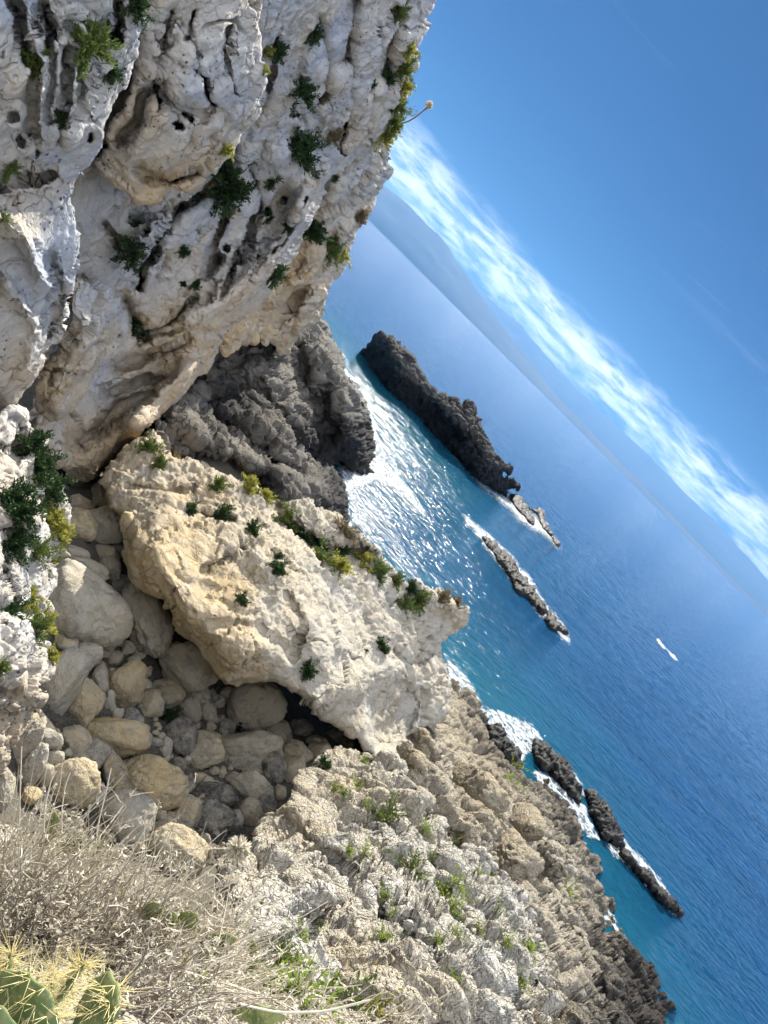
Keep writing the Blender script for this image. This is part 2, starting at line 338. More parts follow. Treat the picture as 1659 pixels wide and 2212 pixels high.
vs2 = N(t, 'ShaderNodeVectorMath', operation='MULTIPLY'); L.new(vs1.outputs[0], vs2.inputs[0]); L.new(cv_(math_(t, 'ADD', .31, math_(t, 'MULTIPLY', fr2, -.22))), vs2.inputs[1])
vs3 = N(t, 'ShaderNodeVectorMath', operation='ADD'); L.new(bp.outputs[0], vs3.inputs[0]); L.new(vs2.outputs[0], vs3.inputs[1])
vs4 = N(t, 'ShaderNodeVectorMath', operation='NORMALIZE'); L.new(vs3.outputs[0], vs4.inputs[0]); L.new(vs4.outputs[0], b.inputs['Normal'])
rr = np.concatenate([[0, 8, 15], 18*1.035**np.arange(0, 245)]); rr = rr[rr < 62000]; az = np.radians(np.arange(0, 360, 1.25))
R_, A_ = np.meshgrid(rr, az, indexing='ij'); V = np.stack([R_*np.sin(A_), R_*np.cos(A_), 0*R_], -1).reshape(-1, 3)
nr, na = R_.shape; idx = np.arange(nr*na).reshape(nr, na); i2 = np.roll(idx, -1, 1)
fa = np.stack([idx[:-1].ravel(), i2[:-1].ravel(), i2[1:].ravel(), idx[1:].ravel()], 1)[:, ::-1]
sc_ = [(980, 1440, 1), (1060, 1560, .9), (1200, 1780, .8), (1300, 1950, .8), (1380, 2070, .75), (1500, 2150, .4), (1300, 1650, .35), (1100, 1400, .45), (1250, 1450, .1), (960, 1050, .8), (900, 950, 1), (850, 880, .9), (820, 850, 1), (1050, 1120, .5), (850, 1150, .5), (790, 1000, .8),
       (1000, 850, .1), (1200, 1150, .1), (1500, 1700, 0), (1600, 2000, .1), (780, 700, .1), (1400, 1500, 0), (1100, 1000, .1)]
scw = []
for (x_, y_, v_) in sc_:
    p = at(x_, y_, dz(x_, y_)); scw.append((p[0]*5, p[1]*5, v_))
lv = np.clip(rbf(scw, np.clip(V[:, 0], -200, 200)*5, np.clip(V[:, 1], 0, 250)*5), 0, 1)*(np.hypot(V[:, 0], V[:, 1]) < 260)
rad = np.hypot(V[:, 0], V[:, 1])
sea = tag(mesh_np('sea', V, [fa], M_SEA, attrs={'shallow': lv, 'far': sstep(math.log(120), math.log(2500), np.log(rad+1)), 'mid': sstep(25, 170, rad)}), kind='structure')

# far hazy mountains across the water
m, t, b = nt('mountain_scrub'); geo = N(t, 'ShaderNodeNewGeometry')
t.links.new(mix(t, maprange(t, noise(t, geo.outputs['Position'], .0008, 5), .4, .6), (.02, .035, .05), (.04, .055, .06)), b.inputs['Base Color']); b.inputs['Roughness'].default_value = 1; M_MT = m
def range_(name, pts, dist, depth, seed):
    azs = np.linspace(-.62, .75, 420); aa, ee = [], []
    for (x_, y_) in pts:
        d = rays(x_, y_); aa.append(math.atan2(d[0], d[1])); ee.append(math.asin(d[2]))
    e = np.interp(azs, aa, ee); e = np.maximum(e, -.004)
    ks = np.linspace(-1, 1, 36); V = []
    P = np.stack([azs*dist, 0*azs, 0*azs], 1)
    hgt = np.tan(e)*dist+H+ (fbm(P*.0016, 4, seed)*.05*np.tan(e)*dist)
    for k in ks:
        r = dist+k*depth; Q = np.stack([azs*dist, np.full_like(azs, r), 0*azs], 1)
        prof = (1-abs(k))**.8
        V.append(np.stack([r*np.sin(azs), r*np.cos(azs), hgt*prof*(1+.25*ridged(Q*.0007, 4, seed)*(1-prof))-6], 1))
    V = np.concatenate(V); idx = np.arange(len(V)).reshape(36, -1)
    fa = np.stack([idx[:-1, :-1].ravel(), idx[:-1, 1:].ravel(), idx[1:, 1:].ravel(), idx[1:, :-1].ravel()], 1)
    return tag(mesh_np(name, V, [fa], M_MT), kind='structure')
range_('mountains', [(700, 330), (790, 372), (835, 402), (880, 440), (925, 485), (950, 505), (970, 530), (985, 560), (1010, 592), (1060, 668), (1130, 760), (1200, 850), (1290, 945), (1420, 1080), (1560, 1225), (1659, 1325), (1800, 1470)], 21000, 2600, 301)
range_('hills', [(700, 345), (800, 430), (900, 510), (1000, 590), (1060, 645), (1130, 705), (1200, 790), (1290, 880), (1400, 980), (1500, 1082), (1540, 1118), (1600, 1185), (1659, 1250), (1800, 1420)], 33000, 3500, 311)

# ============================================================ CLIFF (terrain)
cliff = empty('cliff', (-14, 22, 8)); tag(cliff, kind='structure')
def cpart(*a, **k): return part_of(relief(*a, **k), cliff)
cpart('far_shoulder', [(880, 180), (872, 215), (860, 290), (852, 320), (840, 370), (815, 425), (790, 470), (768, 510), (750, 545), (740, 585), (722, 620), (708, 655), (697, 690), (660, 715), (640, 735), (615, 765), (590, 748), (540, 742), (480, 752), (430, 740), (430, 560), (600, 300), (700, 200)],
      [(700, 400, 0), (600, 700, 0), (800, 400, 0), (560, 740, -4)], M_CLIFF, st_cliff,
      R=[(750, 420, 1.0), (720, 600, .7), (620, 620, .25), (600, 700, .25), (820, 350, 1), (690, 680, .8)], tint=[(760, 400, .2), (700, 560, .6), (620, 620, .95), (560, 720, 1.0), (700, 680, .6), (850, 300, .2)],
      feats=[([(705, 520), (720, 470), (800, 430), (840, 370)], 22, 1.2), ([(520, 745), (600, 700), (640, 640)], 20, 1.0), ([(560, 735), (640, 700), (690, 640)], 30, -1.6), ([(700, 340), (690, 440), (640, 540), (600, 600)], 25, 1.4)], plan=(-14.6, .03, 10, 62), step=2.8, rim=34, amp=5, seed=3, thick=12, amount=1.5)
cpart('rear_face', [(560, -70), (960, -70), (945, -10), (930, 25), (915, 60), (903, 90), (893, 120), (882, 155), (872, 190), (862, 225), (858, 262), (850, 292), (835, 318), (800, 330), (760, 345), (722, 378), (700, 400), (688, 430), (668, 470), (650, 510), (640, 545), (620, 585), (590, 625), (545, 665), (500, 720), (478, 748), (468, 780), (440, 815), (410, 845), (380, 880), (345, 905), (300, 945), (262, 980), (228, 1010), (212, 1045), (188, 1068), (160, 1092), (148, 1050), (120, 1000), (95, 960), (70, 900), (90, 820), (120, 700), (140, 500), (200, 200), (300, -70)],
      [(560, 0, 0), (900, 0, 1), (880, 150, 0), (850, 290, 0), (720, 360, 1), (650, 500, 0), (590, 620, 0), (480, 745, 0), (410, 845, -2), (300, 940, -5.5), (212, 1045, -9.5), (160, 1090, -11), (100, 940, -6), (150, 1000, -9), (240, 900, -4), (200, 820, 0), (330, 780, 1.5), (200, 600, 0), (450, 300, 2)], M_CLIFF, st_cliff,
      R=[(700, 100, .7), (650, 300, .9), (500, 500, 1.1), (550, 600, .8), (450, 700, .4), (300, 820, .25), (200, 950, .35), (300, 600, .9), (850, 100, .9), (850, 250, 1.1), (380, 880, .3), (150, 900, .2)],
      tint=[(700, 100, .12), (620, 350, .1), (500, 500, .1), (560, 620, .35), (440, 700, .5), (350, 780, .75), (260, 900, .9), (200, 1000, .95), (320, 880, .7), (300, 600, .2), (850, 100, .25), (165, 440, .4), (230, 860, .3)],
      feats=[([(775, -20), (765, 90), (750, 190), (745, 290), (735, 320)], 4, .8), ([(760, -20), (745, 90), (735, 130)], 18, .9), ([(390, 445), (365, 480), (340, 530), (310, 570), (300, 620)], 9, 1.7), ([(300, 470), (400, 440), (470, 395), (500, 330)], 16, .9), ([(500, 420), (460, 520), (445, 590), (470, 560)], 9, .9),
             ([(540, 360), (560, 420), (555, 480), (520, 560)], 12, .6), ([(290, 720), (380, 715), (470, 720), (560, 680)], 9, .6), ([(250, 790), (330, 765), (400, 740)], 12, 1.0), ([(270, 650), (290, 690), (310, 730)], 16, 1.5),
             ([(300, 920), (340, 860), (400, 800)], 26, -1.5), ([(230, 850), (300, 830), (360, 815)], 10, .9), ([(170, 960), (240, 900), (330, 850)], 14, 1.2), ([(200, 1020), (250, 960), (300, 905)], 30, -1.0), ([(330, 480), (300, 540)], 20, -1.0), ([(590, 560), (640, 480), (700, 380)], 26, -1.3), ([(420, 700), (500, 640), (560, 600)], 40, -1.6),
             ([(600, 330), (640, 380), (650, 450)], 30, -.7), ([(860, 40), (830, 120), (820, 170)], 16, 1.0), ([(690, 40), (705, 120), (700, 215)], 10, .5), ([(600, 60), (588, 160), (565, 240)], 4, .5), ([(560, 430), (540, 500), (500, 570), (485, 640)], 4, .7), ([(665, 430), (625, 500), (590, 545)], 4, .6), ([(820, 60), (800, 160), (790, 250)], 5, .6), ([(230, 480), (260, 540), (240, 620)], 5, .6), ([(420, 640), (380, 690), (310, 720)], 5, .6), ([(465, 552), (462, 568)], 7, 1.4), ([(522, 555), (516, 566)], 5, 1.2), ([(315, 496), (317, 498)], 6, 1.3), ([(490, 540), (492, 542)], 4, 1.0), ([(560, 380), (562, 384)], 4, 1.0), ([(575, 455), (579, 459)], 4, 1.0), ([(610, 430), (613, 436)], 4, 1.0), ([(640, 250), (643, 254)], 4, .8), ([(560, 560), (566, 552)], 5, 1.0), ([(430, 500), (433, 506)], 4, 1.0), ([(365, 360), (369, 366)], 5, 1.0), ([(740, 330), (744, 334)], 4, .9)], plan=(-12.6, .05, 10, 48), step=2.5, rim=30, amp=4, seed=5, thick=12, amount=.85)
cpart('buttress', [(300, -70), (574, -70), (570, 0), (565, 55), (569, 100), (565, 135), (562, 175), (552, 205), (550, 235), (535, 262), (512, 285), (498, 312), (483, 335), (462, 362), (440, 392), (420, 415), (405, 420), (380, 405), (345, 425), (318, 440), (290, 432), (268, 405), (240, 390), (222, 375), (216, 345), (232, 320), (232, 285), (255, 250), (280, 205), (290, 170), (300, 130), (306, 80), (296, 30)],
      [(310, 0, 0), (300, 150, .6), (230, 330, .8), (400, 0, 0), (560, 0, 0), (500, 300, 0), (430, 400, 0), (320, 430, 0), (400, 200, -.8), (350, 320, -.6), (480, 120, -.8)], M_CLIFF, st_cliff,
      R=[(400, 50, .7), (440, 170, 1.3), (380, 220, 1.2), (300, 330, .6), (420, 300, .6), (520, 100, .8), (500, 250, .9)], tint=[(400, 50, .3), (340, 250, .5), (300, 340, .6), (420, 320, .5), (520, 100, .15), (450, 190, .05), (330, 140, .4), (360, 410, 1)],
      feats=[([(420, 150), (440, 170), (450, 210)], 7, 1.0), ([(340, 190), (380, 240), (440, 240)], 18, .5), ([(300, 370), (360, 390), (420, 370)], 14, .7), ([(260, 300), (300, 260), (310, 200)], 14, .5), ([(360, 250), (300, 300), (290, 370)], 30, -.2), ([(420, 20), (410, 90), (430, 140)], 5, .35), ([(330, 60), (345, 130), (330, 190), (345, 240)], 4, .4), ([(500, 60), (490, 130), (510, 200)], 4, .3), ([(370, 20), (350, 100)], 10, .35), ([(357, 175), (359, 180)], 4, .9), ([(387, 135), (389, 139)], 5, .9), ([(380, 268), (386, 274)], 6, 1.1), ([(457, 220), (459, 226)], 5, .9), ([(510, 270), (512, 272)], 4, .8), ([(377, 392), (384, 384)], 5, 1.0), ([(340, 215), (344, 222)], 4, .7), ([(400, 250), (412, 262)], 5, .9), ([(465, 300), (470, 306)], 4, .8)], plan=(-10.4, .06, 14, 30), step=2.4, rim=20, depthk=1.4, amp=4, seed=7, thick=6, amount=.62)
cpart('left_face', [(-80, -70), (320, -70), (302, -10), (305, 40), (300, 90), (292, 140), (278, 185), (250, 225), (235, 262), (232, 300), (208, 335), (185, 372), (170, 402), (168, 435), (170, 470), (176, 510), (172, 560), (160, 600), (148, 650), (138, 700), (125, 745), (104, 775), (90, 800), (74, 832), (45, 862), (10, 890), (-10, 905), (-80, 940)],
      [(0, 0, 0), (300, 0, .5), (290, 150, .3), (230, 300, 0), (150, 420, .6), (170, 560, 0), (100, 780, 0), (0, 890, 0), (0, 300, -.2), (0, 600, 0), (100, 600, -.4), (120, 200, -.3)], M_CLIFF, st_cliff,
      R=[(100, 60, 1.5), (200, 120, 1.4), (60, 250, 1.0), (180, 280, .8), (40, 500, .9), (100, 600, .8), (80, 760, .5)], tint=[(100, 100, .03), (30, 200, .3), (200, 200, .05), (60, 400, .35), (100, 550, .1), (40, 650, .25), (60, 800, .35), (120, 300, .05)],
      feats=[([(75, 130), (70, 220), (75, 330)], 10, .28), ([(115, 120), (105, 260)], 8, .25), ([(150, 110), (140, 200), (125, 300)], 11, .32), ([(195, 120), (175, 190), (165, 240)], 8, .22), ([(20, -20), (40, 40), (60, 130)], 10, .5), ([(90, 20), (110, 60), (100, 110)], 10, .5), ([(250, 10), (255, 60), (230, 110)], 9, .6), ([(0, 400), (60, 390), (110, 380)], 12, .4),
             ([(90, 160), (85, 300)], 16, -.15), ([(165, 150), (150, 300)], 14, -.12), ([(20, 620), (80, 700), (60, 800)], 20, -.4), ([(110, 560), (130, 640), (110, 720)], 12, .4), ([(0, 470), (60, 520), (90, 600)], 24, -.4), ([(80, 58), (84, 66)], 8, .5), ([(250, 78), (254, 86)], 8, .5), ([(195, 290), (193, 300)], 5, .35), ([(55, 372), (60, 380)], 8, .35), ([(225, 45), (230, 52)], 5, .6), ([(120, 70), (124, 80)], 4, .6), ([(30, 250), (33, 258)], 5, .25), ([(48, 300), (52, 310)], 5, .25)], plan=(-8.2, .07, 14, 22), step=2.4, rim=16, depthk=1.2, amp=4, seed=9, thick=6, amount=.52)
cpart('lower_bulge', [(165, 590), (185, 600), (215, 615), (262, 640), (272, 668), (270, 700), (262, 735), (240, 762), (220, 788), (200, 815), (182, 845), (160, 870), (135, 895), (108, 907), (84, 898), (72, 870), (76, 835), (95, 800), (125, 760), (140, 705), (150, 650)],
      [(165, 595, 0), (265, 660, .5), (220, 785, .5), (110, 905, .5), (80, 860, 0), (130, 740, 0), (180, 720, -.8), (140, 850, -.4)], M_CLIFF, st_cliff, R=[(180, 650, 1.0), (200, 720, .8), (130, 850, .25)], tint=[(180, 640, .1), (130, 850, .85), (200, 750, .45), (100, 880, .8)],
      feats=[([(190, 700), (160, 790), (120, 870)], 25, -.6)], plan=(-9.6, .06, 14, 26), step=2.2, rim=18, depthk=1.8, amp=3, seed=11, thick=4, amount=.7)
cpart('cliff_foot', [(-80, 860), (-10, 905), (18, 880), (40, 868), (58, 878), (62, 905), (50, 940), (72, 962), (85, 985), (95, 1010), (120, 1020), (140, 1030), (150, 1060), (158, 1110), (152, 1150), (135, 1185), (112, 1210), (118, 1250), (105, 1290), (112, 1330), (100, 1372), (108, 1410), (98, 1450), (70, 1480), (75, 1520), (62, 1560), (45, 1580), (20, 1610), (5, 1650), (-10, 1690), (-80, 1760)],
      [(0, 900, 17), (60, 900, 17.6), (80, 1000, 17), (150, 1080, 17.8), (110, 1250, 17.5), (100, 1420, 17), (60, 1560, 16.5), (0, 1660, 16), (0, 1200, 14.2), (0, 1450, 14.2), (40, 1350, 14.9), (50, 1150, 15.4), (30, 1050, 15.6)], M_CLIFF, st_cliff,
      R=[(40, 920, .5), (60, 1150, 1.3), (60, 1380, 1.5), (20, 1500, 1.0), (50, 1420, 1.5)], tint=[(30, 950, .25), (30, 1130, .3), (50, 1230, .25), (50, 1400, .2), (20, 1520, .55)],
      feats=[([(-20, 960), (30, 985), (60, 960)], 12, .8), ([(90, 1010), (60, 1060), (100, 1120)], 14, .7), ([(-20, 1310), (30, 1320), (90, 1330)], 16, 1.0), ([(15, 1230), (25, 1290)], 5, .6), ([(30, 1380), (60, 1480)], 30, -.5), ([(60, 1100), (70, 1200)], 20, -.5)], step=2.3, rim=16, amp=6, seed=13, thick=5, amount=.8)

# ============================================================ rock masses beyond and below the cliff
o = relief('rocky_headland', [(590, 715), (630, 690), (660, 675), (690, 682), (712, 722), (735, 760), (745, 790), (760, 825), (775, 860), (790, 895), (803, 932), (798, 965), (790, 990), (795, 1022), (770, 1012), (740, 1000), (700, 1015), (655, 1015), (600, 990), (540, 960), (470, 900), (430, 830), (470, 720), (540, 710)],
      [(697, 690, 80), (735, 760, 79), (775, 860, 75), (803, 932, (1,)), (795, 1018, (0,)), (740, 1000, 69), (655, 1010, 63), (600, 930, 61), (640, 820, 64), (560, 760, 60), (500, 850, 55), (450, 830, 51), (700, 850, 67), (700, 780, 70), (760, 940, 68)], M_FAR, st_far,
      R=[(700, 800, .8), (600, 850, 1.1), (720, 930, 1)], tint=[(700, 800, .2), (600, 800, .35), (720, 950, .1)], dark=[(700, 780, .0), (640, 850, .12), (780, 850, .35), (740, 930, .95), (700, 990, 1), (790, 1000, 1), (560, 800, .05), (770, 970, .9), (500, 880, .3), (650, 960, .9), (755, 880, .25)],  # darkening toward the foot puts the shade there into the rock colour
      feats=[([(690, 700), (740, 830), (770, 920)], 30, -2.5), ([(640, 760), (660, 870), (690, 960)], 22, 4.0), ([(560, 790), (620, 880), (640, 950)], 34, -3.5), ([(700, 880), (720, 940), (740, 1000)], 26, 5.0), ([(470, 850), (520, 900), (600, 950)], 14, 3)], step=2.6, rim=26, amp=6, seed=15, thick=16, amount=1.0)
tag(o, 'dark craggy headland behind the pale outcrop, its shaded black foot in the surf', 'headland')
o = relief('rock_ledge', [(300, 960), (340, 915), (360, 890), (382, 878), (410, 870), (428, 830), (450, 800), (480, 800), (520, 830), (560, 850), (600, 900), (640, 940), (670, 985), (715, 1010), (738, 1030), (748, 1065), (750, 1100), (752, 1125), (700, 1130), (600, 1120), (480, 1080), (380, 1030)],
      [(340, 915, 40), (380, 880, 43), (450, 800, 50), (500, 850, 52), (600, 900, 56), (640, 950, 58), (738, 1030, (1.5,)), (750, 1120, (0,)), (680, 1060, 55), (600, 1040, 50), (500, 1000, 47), (400, 960, 43), (450, 1050, 44), (600, 1120, 50)], M_FAR, st_far,
      R=[(500, 900, 1.2), (650, 1050, 1.2)], tint=[(400, 900, .4), (520, 960, .4), (650, 1050, .35)], dark=[(400, 900, .08), (560, 940, .35), (520, 1000, .1), (450, 1000, .5), (640, 1040, .25), (740, 1080, .85), (700, 1030, .6), (470, 900, .75), (560, 1030, .8)],
      feats=[([(430, 870), (500, 930), (580, 990), (640, 1020)], 14, 2.6), ([(380, 900), (450, 960), (520, 980), (600, 1030)], 16, -1.5), ([(470, 880), (540, 900), (610, 950)], 16, -1.6), ([(400, 990), (470, 1010), (560, 1030)], 12, 2.6), ([(585, 1000), (560, 1060)], 9, 1.5)], step=2.5, rim=22, amp=6, seed=17, thick=10, amount=.62)
tag(o, 'tumbled brown grey rocks stepping down between the overhang and the surf', 'rocks')
o = relief('limestone_outcrop', [(212, 1040), (232, 1000), (262, 975), (300, 945), (330, 930), (352, 950), (380, 985), (440, 1005), (480, 1020), (520, 1038), (560, 1058), (600, 1082), (640, 1084), (675, 1085), (700, 1100), (735, 1120), (752, 1135), (775, 1150), (800, 1175), (828, 1210), (850, 1245), (862, 1262), (885, 1262), (902, 1258), (925, 1275), (958, 1282), (985, 1290), (1005, 1305), (1017, 1322), (1008, 1345), (985, 1365), (962, 1388), (955, 1410), (965, 1440), (968, 1475), (962, 1505), (968, 1535), (935, 1560), (910, 1572), (885, 1585), (875, 1610), (862, 1635), (850, 1662), (832, 1655), (812, 1640), (786, 1612), (772, 1590), (745, 1575), (715, 1560), (690, 1545), (655, 1520), (622, 1496), (590, 1478), (540, 1485), (500, 1482), (470, 1462), (450, 1435), (420, 1410), (395, 1390), (368, 1368), (358, 1335), (352, 1300), (325, 1285), (295, 1268), (275, 1235), (266, 1200), (275, 1165), (268, 1120), (235, 1090)],
      [(225, 1050, 31), (330, 935, 33.5), (440, 1005, 33.5), (600, 1082, 34.5), (750, 1135, 36.5), (860, 1260, 38), (1010, 1320, 42), (960, 1400, 41.5), (965, 1530, 40.5), (850, 1655, 33.5), (880, 1590, 37), (270, 1200, 28.7), (360, 1340, 27.8), (450, 1430, 27.2), (540, 1480, 27.5), (620, 1495, 28.2), (700, 1548, 30.2), (780, 1600, 32), (500, 1300, 26.8), (430, 1150, 29.5), (600, 1220, 29.8), (700, 1350, 30.2), (800, 1430, 33.5), (700, 1200, 33.4), (880, 1400, 37), (650, 1430, 27.8), (560, 1400, 26.2), (350, 1180, 27.8), (350, 1050, 31.2), (780, 1530, 32.3)], M_OUT, st_out,
      R=[(350, 1000, .8), (450, 1080, 1.1), (330, 1200, .15), (400, 1300, .05), (500, 1200, .35), (600, 1180, 1.0), (560, 1280, .6), (700, 1260, .8), (550, 1420, .15), (700, 1450, .25), (800, 1350, .5), (900, 1330, 1.1), (850, 1550, .3), (640, 1330, .5), (930, 1500, .9)],
      tint=[(300, 1000, .6), (330, 1200, .85), (380, 1300, 1.0), (500, 1380, .7), (600, 1180, .3), (700, 1400, .15), (800, 1350, .1), (900, 1450, .15), (850, 1580, .1), (450, 1100, .6), (640, 1480, .35), (980, 1330, .3)],
      dark=[(400, 1100, 0), (800, 1180, .22), (900, 1300, .25), (980, 1340, .3), (600, 1300, 0), (700, 1400, 0), (700, 1110, .2), (500, 1300, 0), (640, 1100, .15), (930, 1380, .22), (850, 1600, .0)],
      feats=[([(440, 1235), (480, 1210), (520, 1185)], 8, .9), ([(380, 1110), (430, 1115), (500, 1125)], 12, .9), ([(600, 1100), (640, 1150), (700, 1190), (780, 1200)], 18, 1.8), ([(840, 1400), (880, 1440), (930, 1420)], 12, .9), ([(800, 1640), (850, 1560), (890, 1500)], 16, .9), ([(690, 1510), (760, 1480), (840, 1450)], 34, -1.2), ([(330, 1200), (400, 1310), (500, 1400)], 60, -1.6), ([(560, 1190), (640, 1300), (720, 1440)], 30, -.9),
             ([(460, 1350), (560, 1350), (640, 1420)], 12, .5), ([(620, 1290), (660, 1350), (640, 1400)], 8, .5), ([(870, 1480), (900, 1520), (880, 1570)], 9, .8), ([(760, 1130), (830, 1200), (880, 1260), (980, 1310)], 20, -1.2), ([(280, 1050), (340, 1060), (420, 1060)], 9, .7)], step=2.5, rim=32, amp=5, seed=19, thick=9, amount=.95)
tag(o, 'big pale outcrop with a smooth tan face and shrubby crest above the cove', 'outcrop')
shore = tag(relief('shore_slope', [(900, 1560), (930, 1500), (955, 1478), (970, 1470), (1000, 1492), (1035, 1520), (1048, 1545), (1052, 1580), (1070, 1605), (1095, 1625), (1118, 1650), (1150, 1672), (1178, 1690), (1195, 1722), (1222, 1748), (1245, 1785), (1248, 1820), (1268, 1845), (1278, 1880), (1285, 1920), (1312, 1960), (1332, 2005), (1345, 2040), (1378, 2065), (1402, 2105), (1425, 2150), (1438, 2200), (1450, 2290), (1000, 2290), (900, 2050), (780, 1800), (800, 1640), (850, 1600)],
      [(970, 1478, (0.5,)), (1048, 1545, (0,)), (1110, 1640, (0,)), (1195, 1722, (0,)), (1248, 1820, (0,)), (1285, 1920, (0,)), (1345, 2040, (0,)), (1425, 2150, (0,)), (1445, 2260, (0,)), (900, 1580, (3.2,)), (850, 1680, (3.6,)), (960, 1700, (3.0,)), (1050, 1750, (2.6,)), (1100, 1720, (1.7,)), (1150, 1800, (1.9,)), (1000, 1860, (2.2,)), (1120, 1900, (2.6,)), (1200, 2000, (3.2,)), (1200, 1860, (1.6,)), (1300, 2150, (2.8,)), (1250, 2250, (4.2,)), (900, 1900, (3,)), (1360, 2200, (1.8,))], M_SHORE, st_shore,
      R=[(1000, 1600, 1.0), (1100, 1800, 1.3), (1250, 2050, 1.2), (1000, 1900, .6)], tint=[(950, 1600, .5), (1050, 1750, .5), (1150, 1800, .3), (1250, 2050, .25)],
      dark=[(1000, 1500, .45), (1045, 1550, .6), (1000, 1650, .1), (1110, 1640, .75), (1180, 1710, .7), (1240, 1810, .6), (1275, 1900, .5), (1330, 2030, .65), (1400, 2140, .9), (1150, 1850, .12), (1050, 1850, .15), (1200, 2050, .2), (1320, 2150, .7), (1130, 1740, .3), (900, 1600, 0)],
      feats=[([(860, 1680), (900, 1760), (960, 1800), (1040, 1900)], 22, 1.8), ([(1100, 1690), (1160, 1790), (1210, 1860)], 20, -.8), ([(1280, 2000), (1330, 2090), (1380, 2180)], 12, 1.2), ([(1120, 1950), (1200, 2080), (1260, 2200)], 30, -1.2), ([(1180, 1930), (1250, 2060), (1320, 2200)], 14, 1.4)], step=2.5, rim=7, amp=9, seed=21, thick=6, amount=.95), kind='structure')
slope = tag(relief('rocky_slope', [(560, 1810), (575, 1770), (600, 1740), (625, 1715), (640, 1690), (670, 1665), (705, 1640), (728, 1625), (755, 1622), (785, 1640), (796, 1665), (812, 1690), (845, 1708), (868, 1735), (888, 1762), (905, 1790), (935, 1800), (960, 1815), (1000, 1830), (1020, 1850), (1042, 1878), (1048, 1905), (1080, 1905), (1100, 1925), (1125, 1958), (1148, 1985), (1165, 2010), (1178, 2050), (1178, 2090), (1160, 2130), (1130, 2150), (1160, 2180), (1185, 2210), (1200, 2290), (330, 2290), (360, 2150), (380, 2050), (440, 1980), (520, 1900), (560, 1860)],
      [(570, 1800, 21), (640, 1690, 24), (728, 1628, 26.5), (796, 1665, 27), (888, 1762, 26), (960, 1815, 26), (1042, 1880, 26), (1100, 1925, 25.5), (1175, 2060, 24), (1150, 2140, 22), (1190, 2230, 20.5), (700, 1780, 21.5), (640, 1850, 18.5), (760, 1900, 18.5), (900, 1950, 18.5), (1000, 2020, 18.5), (1080, 2100, 18.2), (800, 2050, 14.5), (650, 2000, 13.5), (520, 2000, 12.5), (700, 2150, 11), (900, 2180, 13), (500, 2200, 8), (1050, 2230, 16)], M_KARST, st_karst,
      R=[(640, 1770, .2), (700, 1720, .3), (600, 1830, .2), (760, 1700, 1), (850, 1850, 1.2), (700, 1900, .8), (760, 1980, 1.2), (900, 2050, 1.2), (720, 2080, .4), (1050, 2000, 1.2), (1000, 2150, 1.2), (500, 2100, .9), (650, 1900, .5), (850, 2130, 1)],
      tint=[(640, 1770, .75), (700, 1720, .7), (600, 1850, .45), (850, 1850, .25), (760, 1980, .15), (900, 2050, .2), (715, 2080, .9), (1050, 2000, .15), (1000, 2150, .3), (850, 2150, .6), (500, 2100, .4)],
      dark=[(640, 1770, 0), (610, 1860, .2), (760, 1680, .12), (880, 1950, .08), (740, 1960, .22), (1000, 2050, .05), (800, 2100, .08)],
      feats=[([(690, 1960), (740, 1990), (800, 1985)], 22, 1.5), ([(770, 1880), (870, 1900), (930, 1890)], 18, 1.5), ([(800, 1730), (830, 1780), (870, 1870)], 22, -.8), ([(640, 1730), (680, 1800), (720, 1860)], 45, -.8), ([(840, 1950), (930, 2020), (1000, 2110)], 22, -.9), ([(800, 1960), (900, 2060), (960, 2150)], 14, .9), ([(960, 1880), (1020, 1960), (1100, 2060)], 24, -.9), ([(930, 1920), (1000, 2000), (1040, 2090)], 13, .9), ([(1060, 1960), (1130, 2060)], 12, .6), ([(680, 1650), (760, 1640)], 16, -.5), ([(720, 1840), (790, 1880), (800, 1960)], 15, -.6), ([(1100, 2110), (1000, 2120)], 12, .8)], step=2.1, rim=18, amp=7, seed=23, thick=6, amount=1.0), kind='structure')
knoll = tag(relief('karst_knoll', [(425, 2010), (430, 1960), (445, 1900), (455, 1860), (478, 1830), (505, 1808), (535, 1800), (560, 1822), (590, 1832), (618, 1850), (632, 1875), (636, 1900), (665, 1905), (705, 1915), (716, 1940), (712, 1975), (690, 1990), (695, 2030), (680, 2070), (690, 2130), (640, 2200), (480, 2240), (420, 2160)],
      [(440, 1900, 12.2), (510, 1812, 13), (600, 1850, 12.6), (640, 1900, 12.4), (715, 1940, 12.4), (690, 2000, 12), (520, 1920, 10.6), (600, 1980, 10.6), (480, 2050, 9.6), (650, 2100, 10), (560, 2180, 8.8)], M_KARST, st_karst,
      R=[(500, 1850, .2), (480, 1920, .15), (590, 1880, 1.1), (560, 1960, .7), (640, 1980, 1.1), (520, 2050, .9)], tint=[(480, 1860, .8), (500, 1930, .8), (600, 1880, .25), (640, 2000, .15), (540, 2060, .3)], step=2.1, rim=16, amp=6, seed=25, thick=4, amount=.6), 'pale knobbly limestone knoll standing just beyond the dry bushes', 'rock')
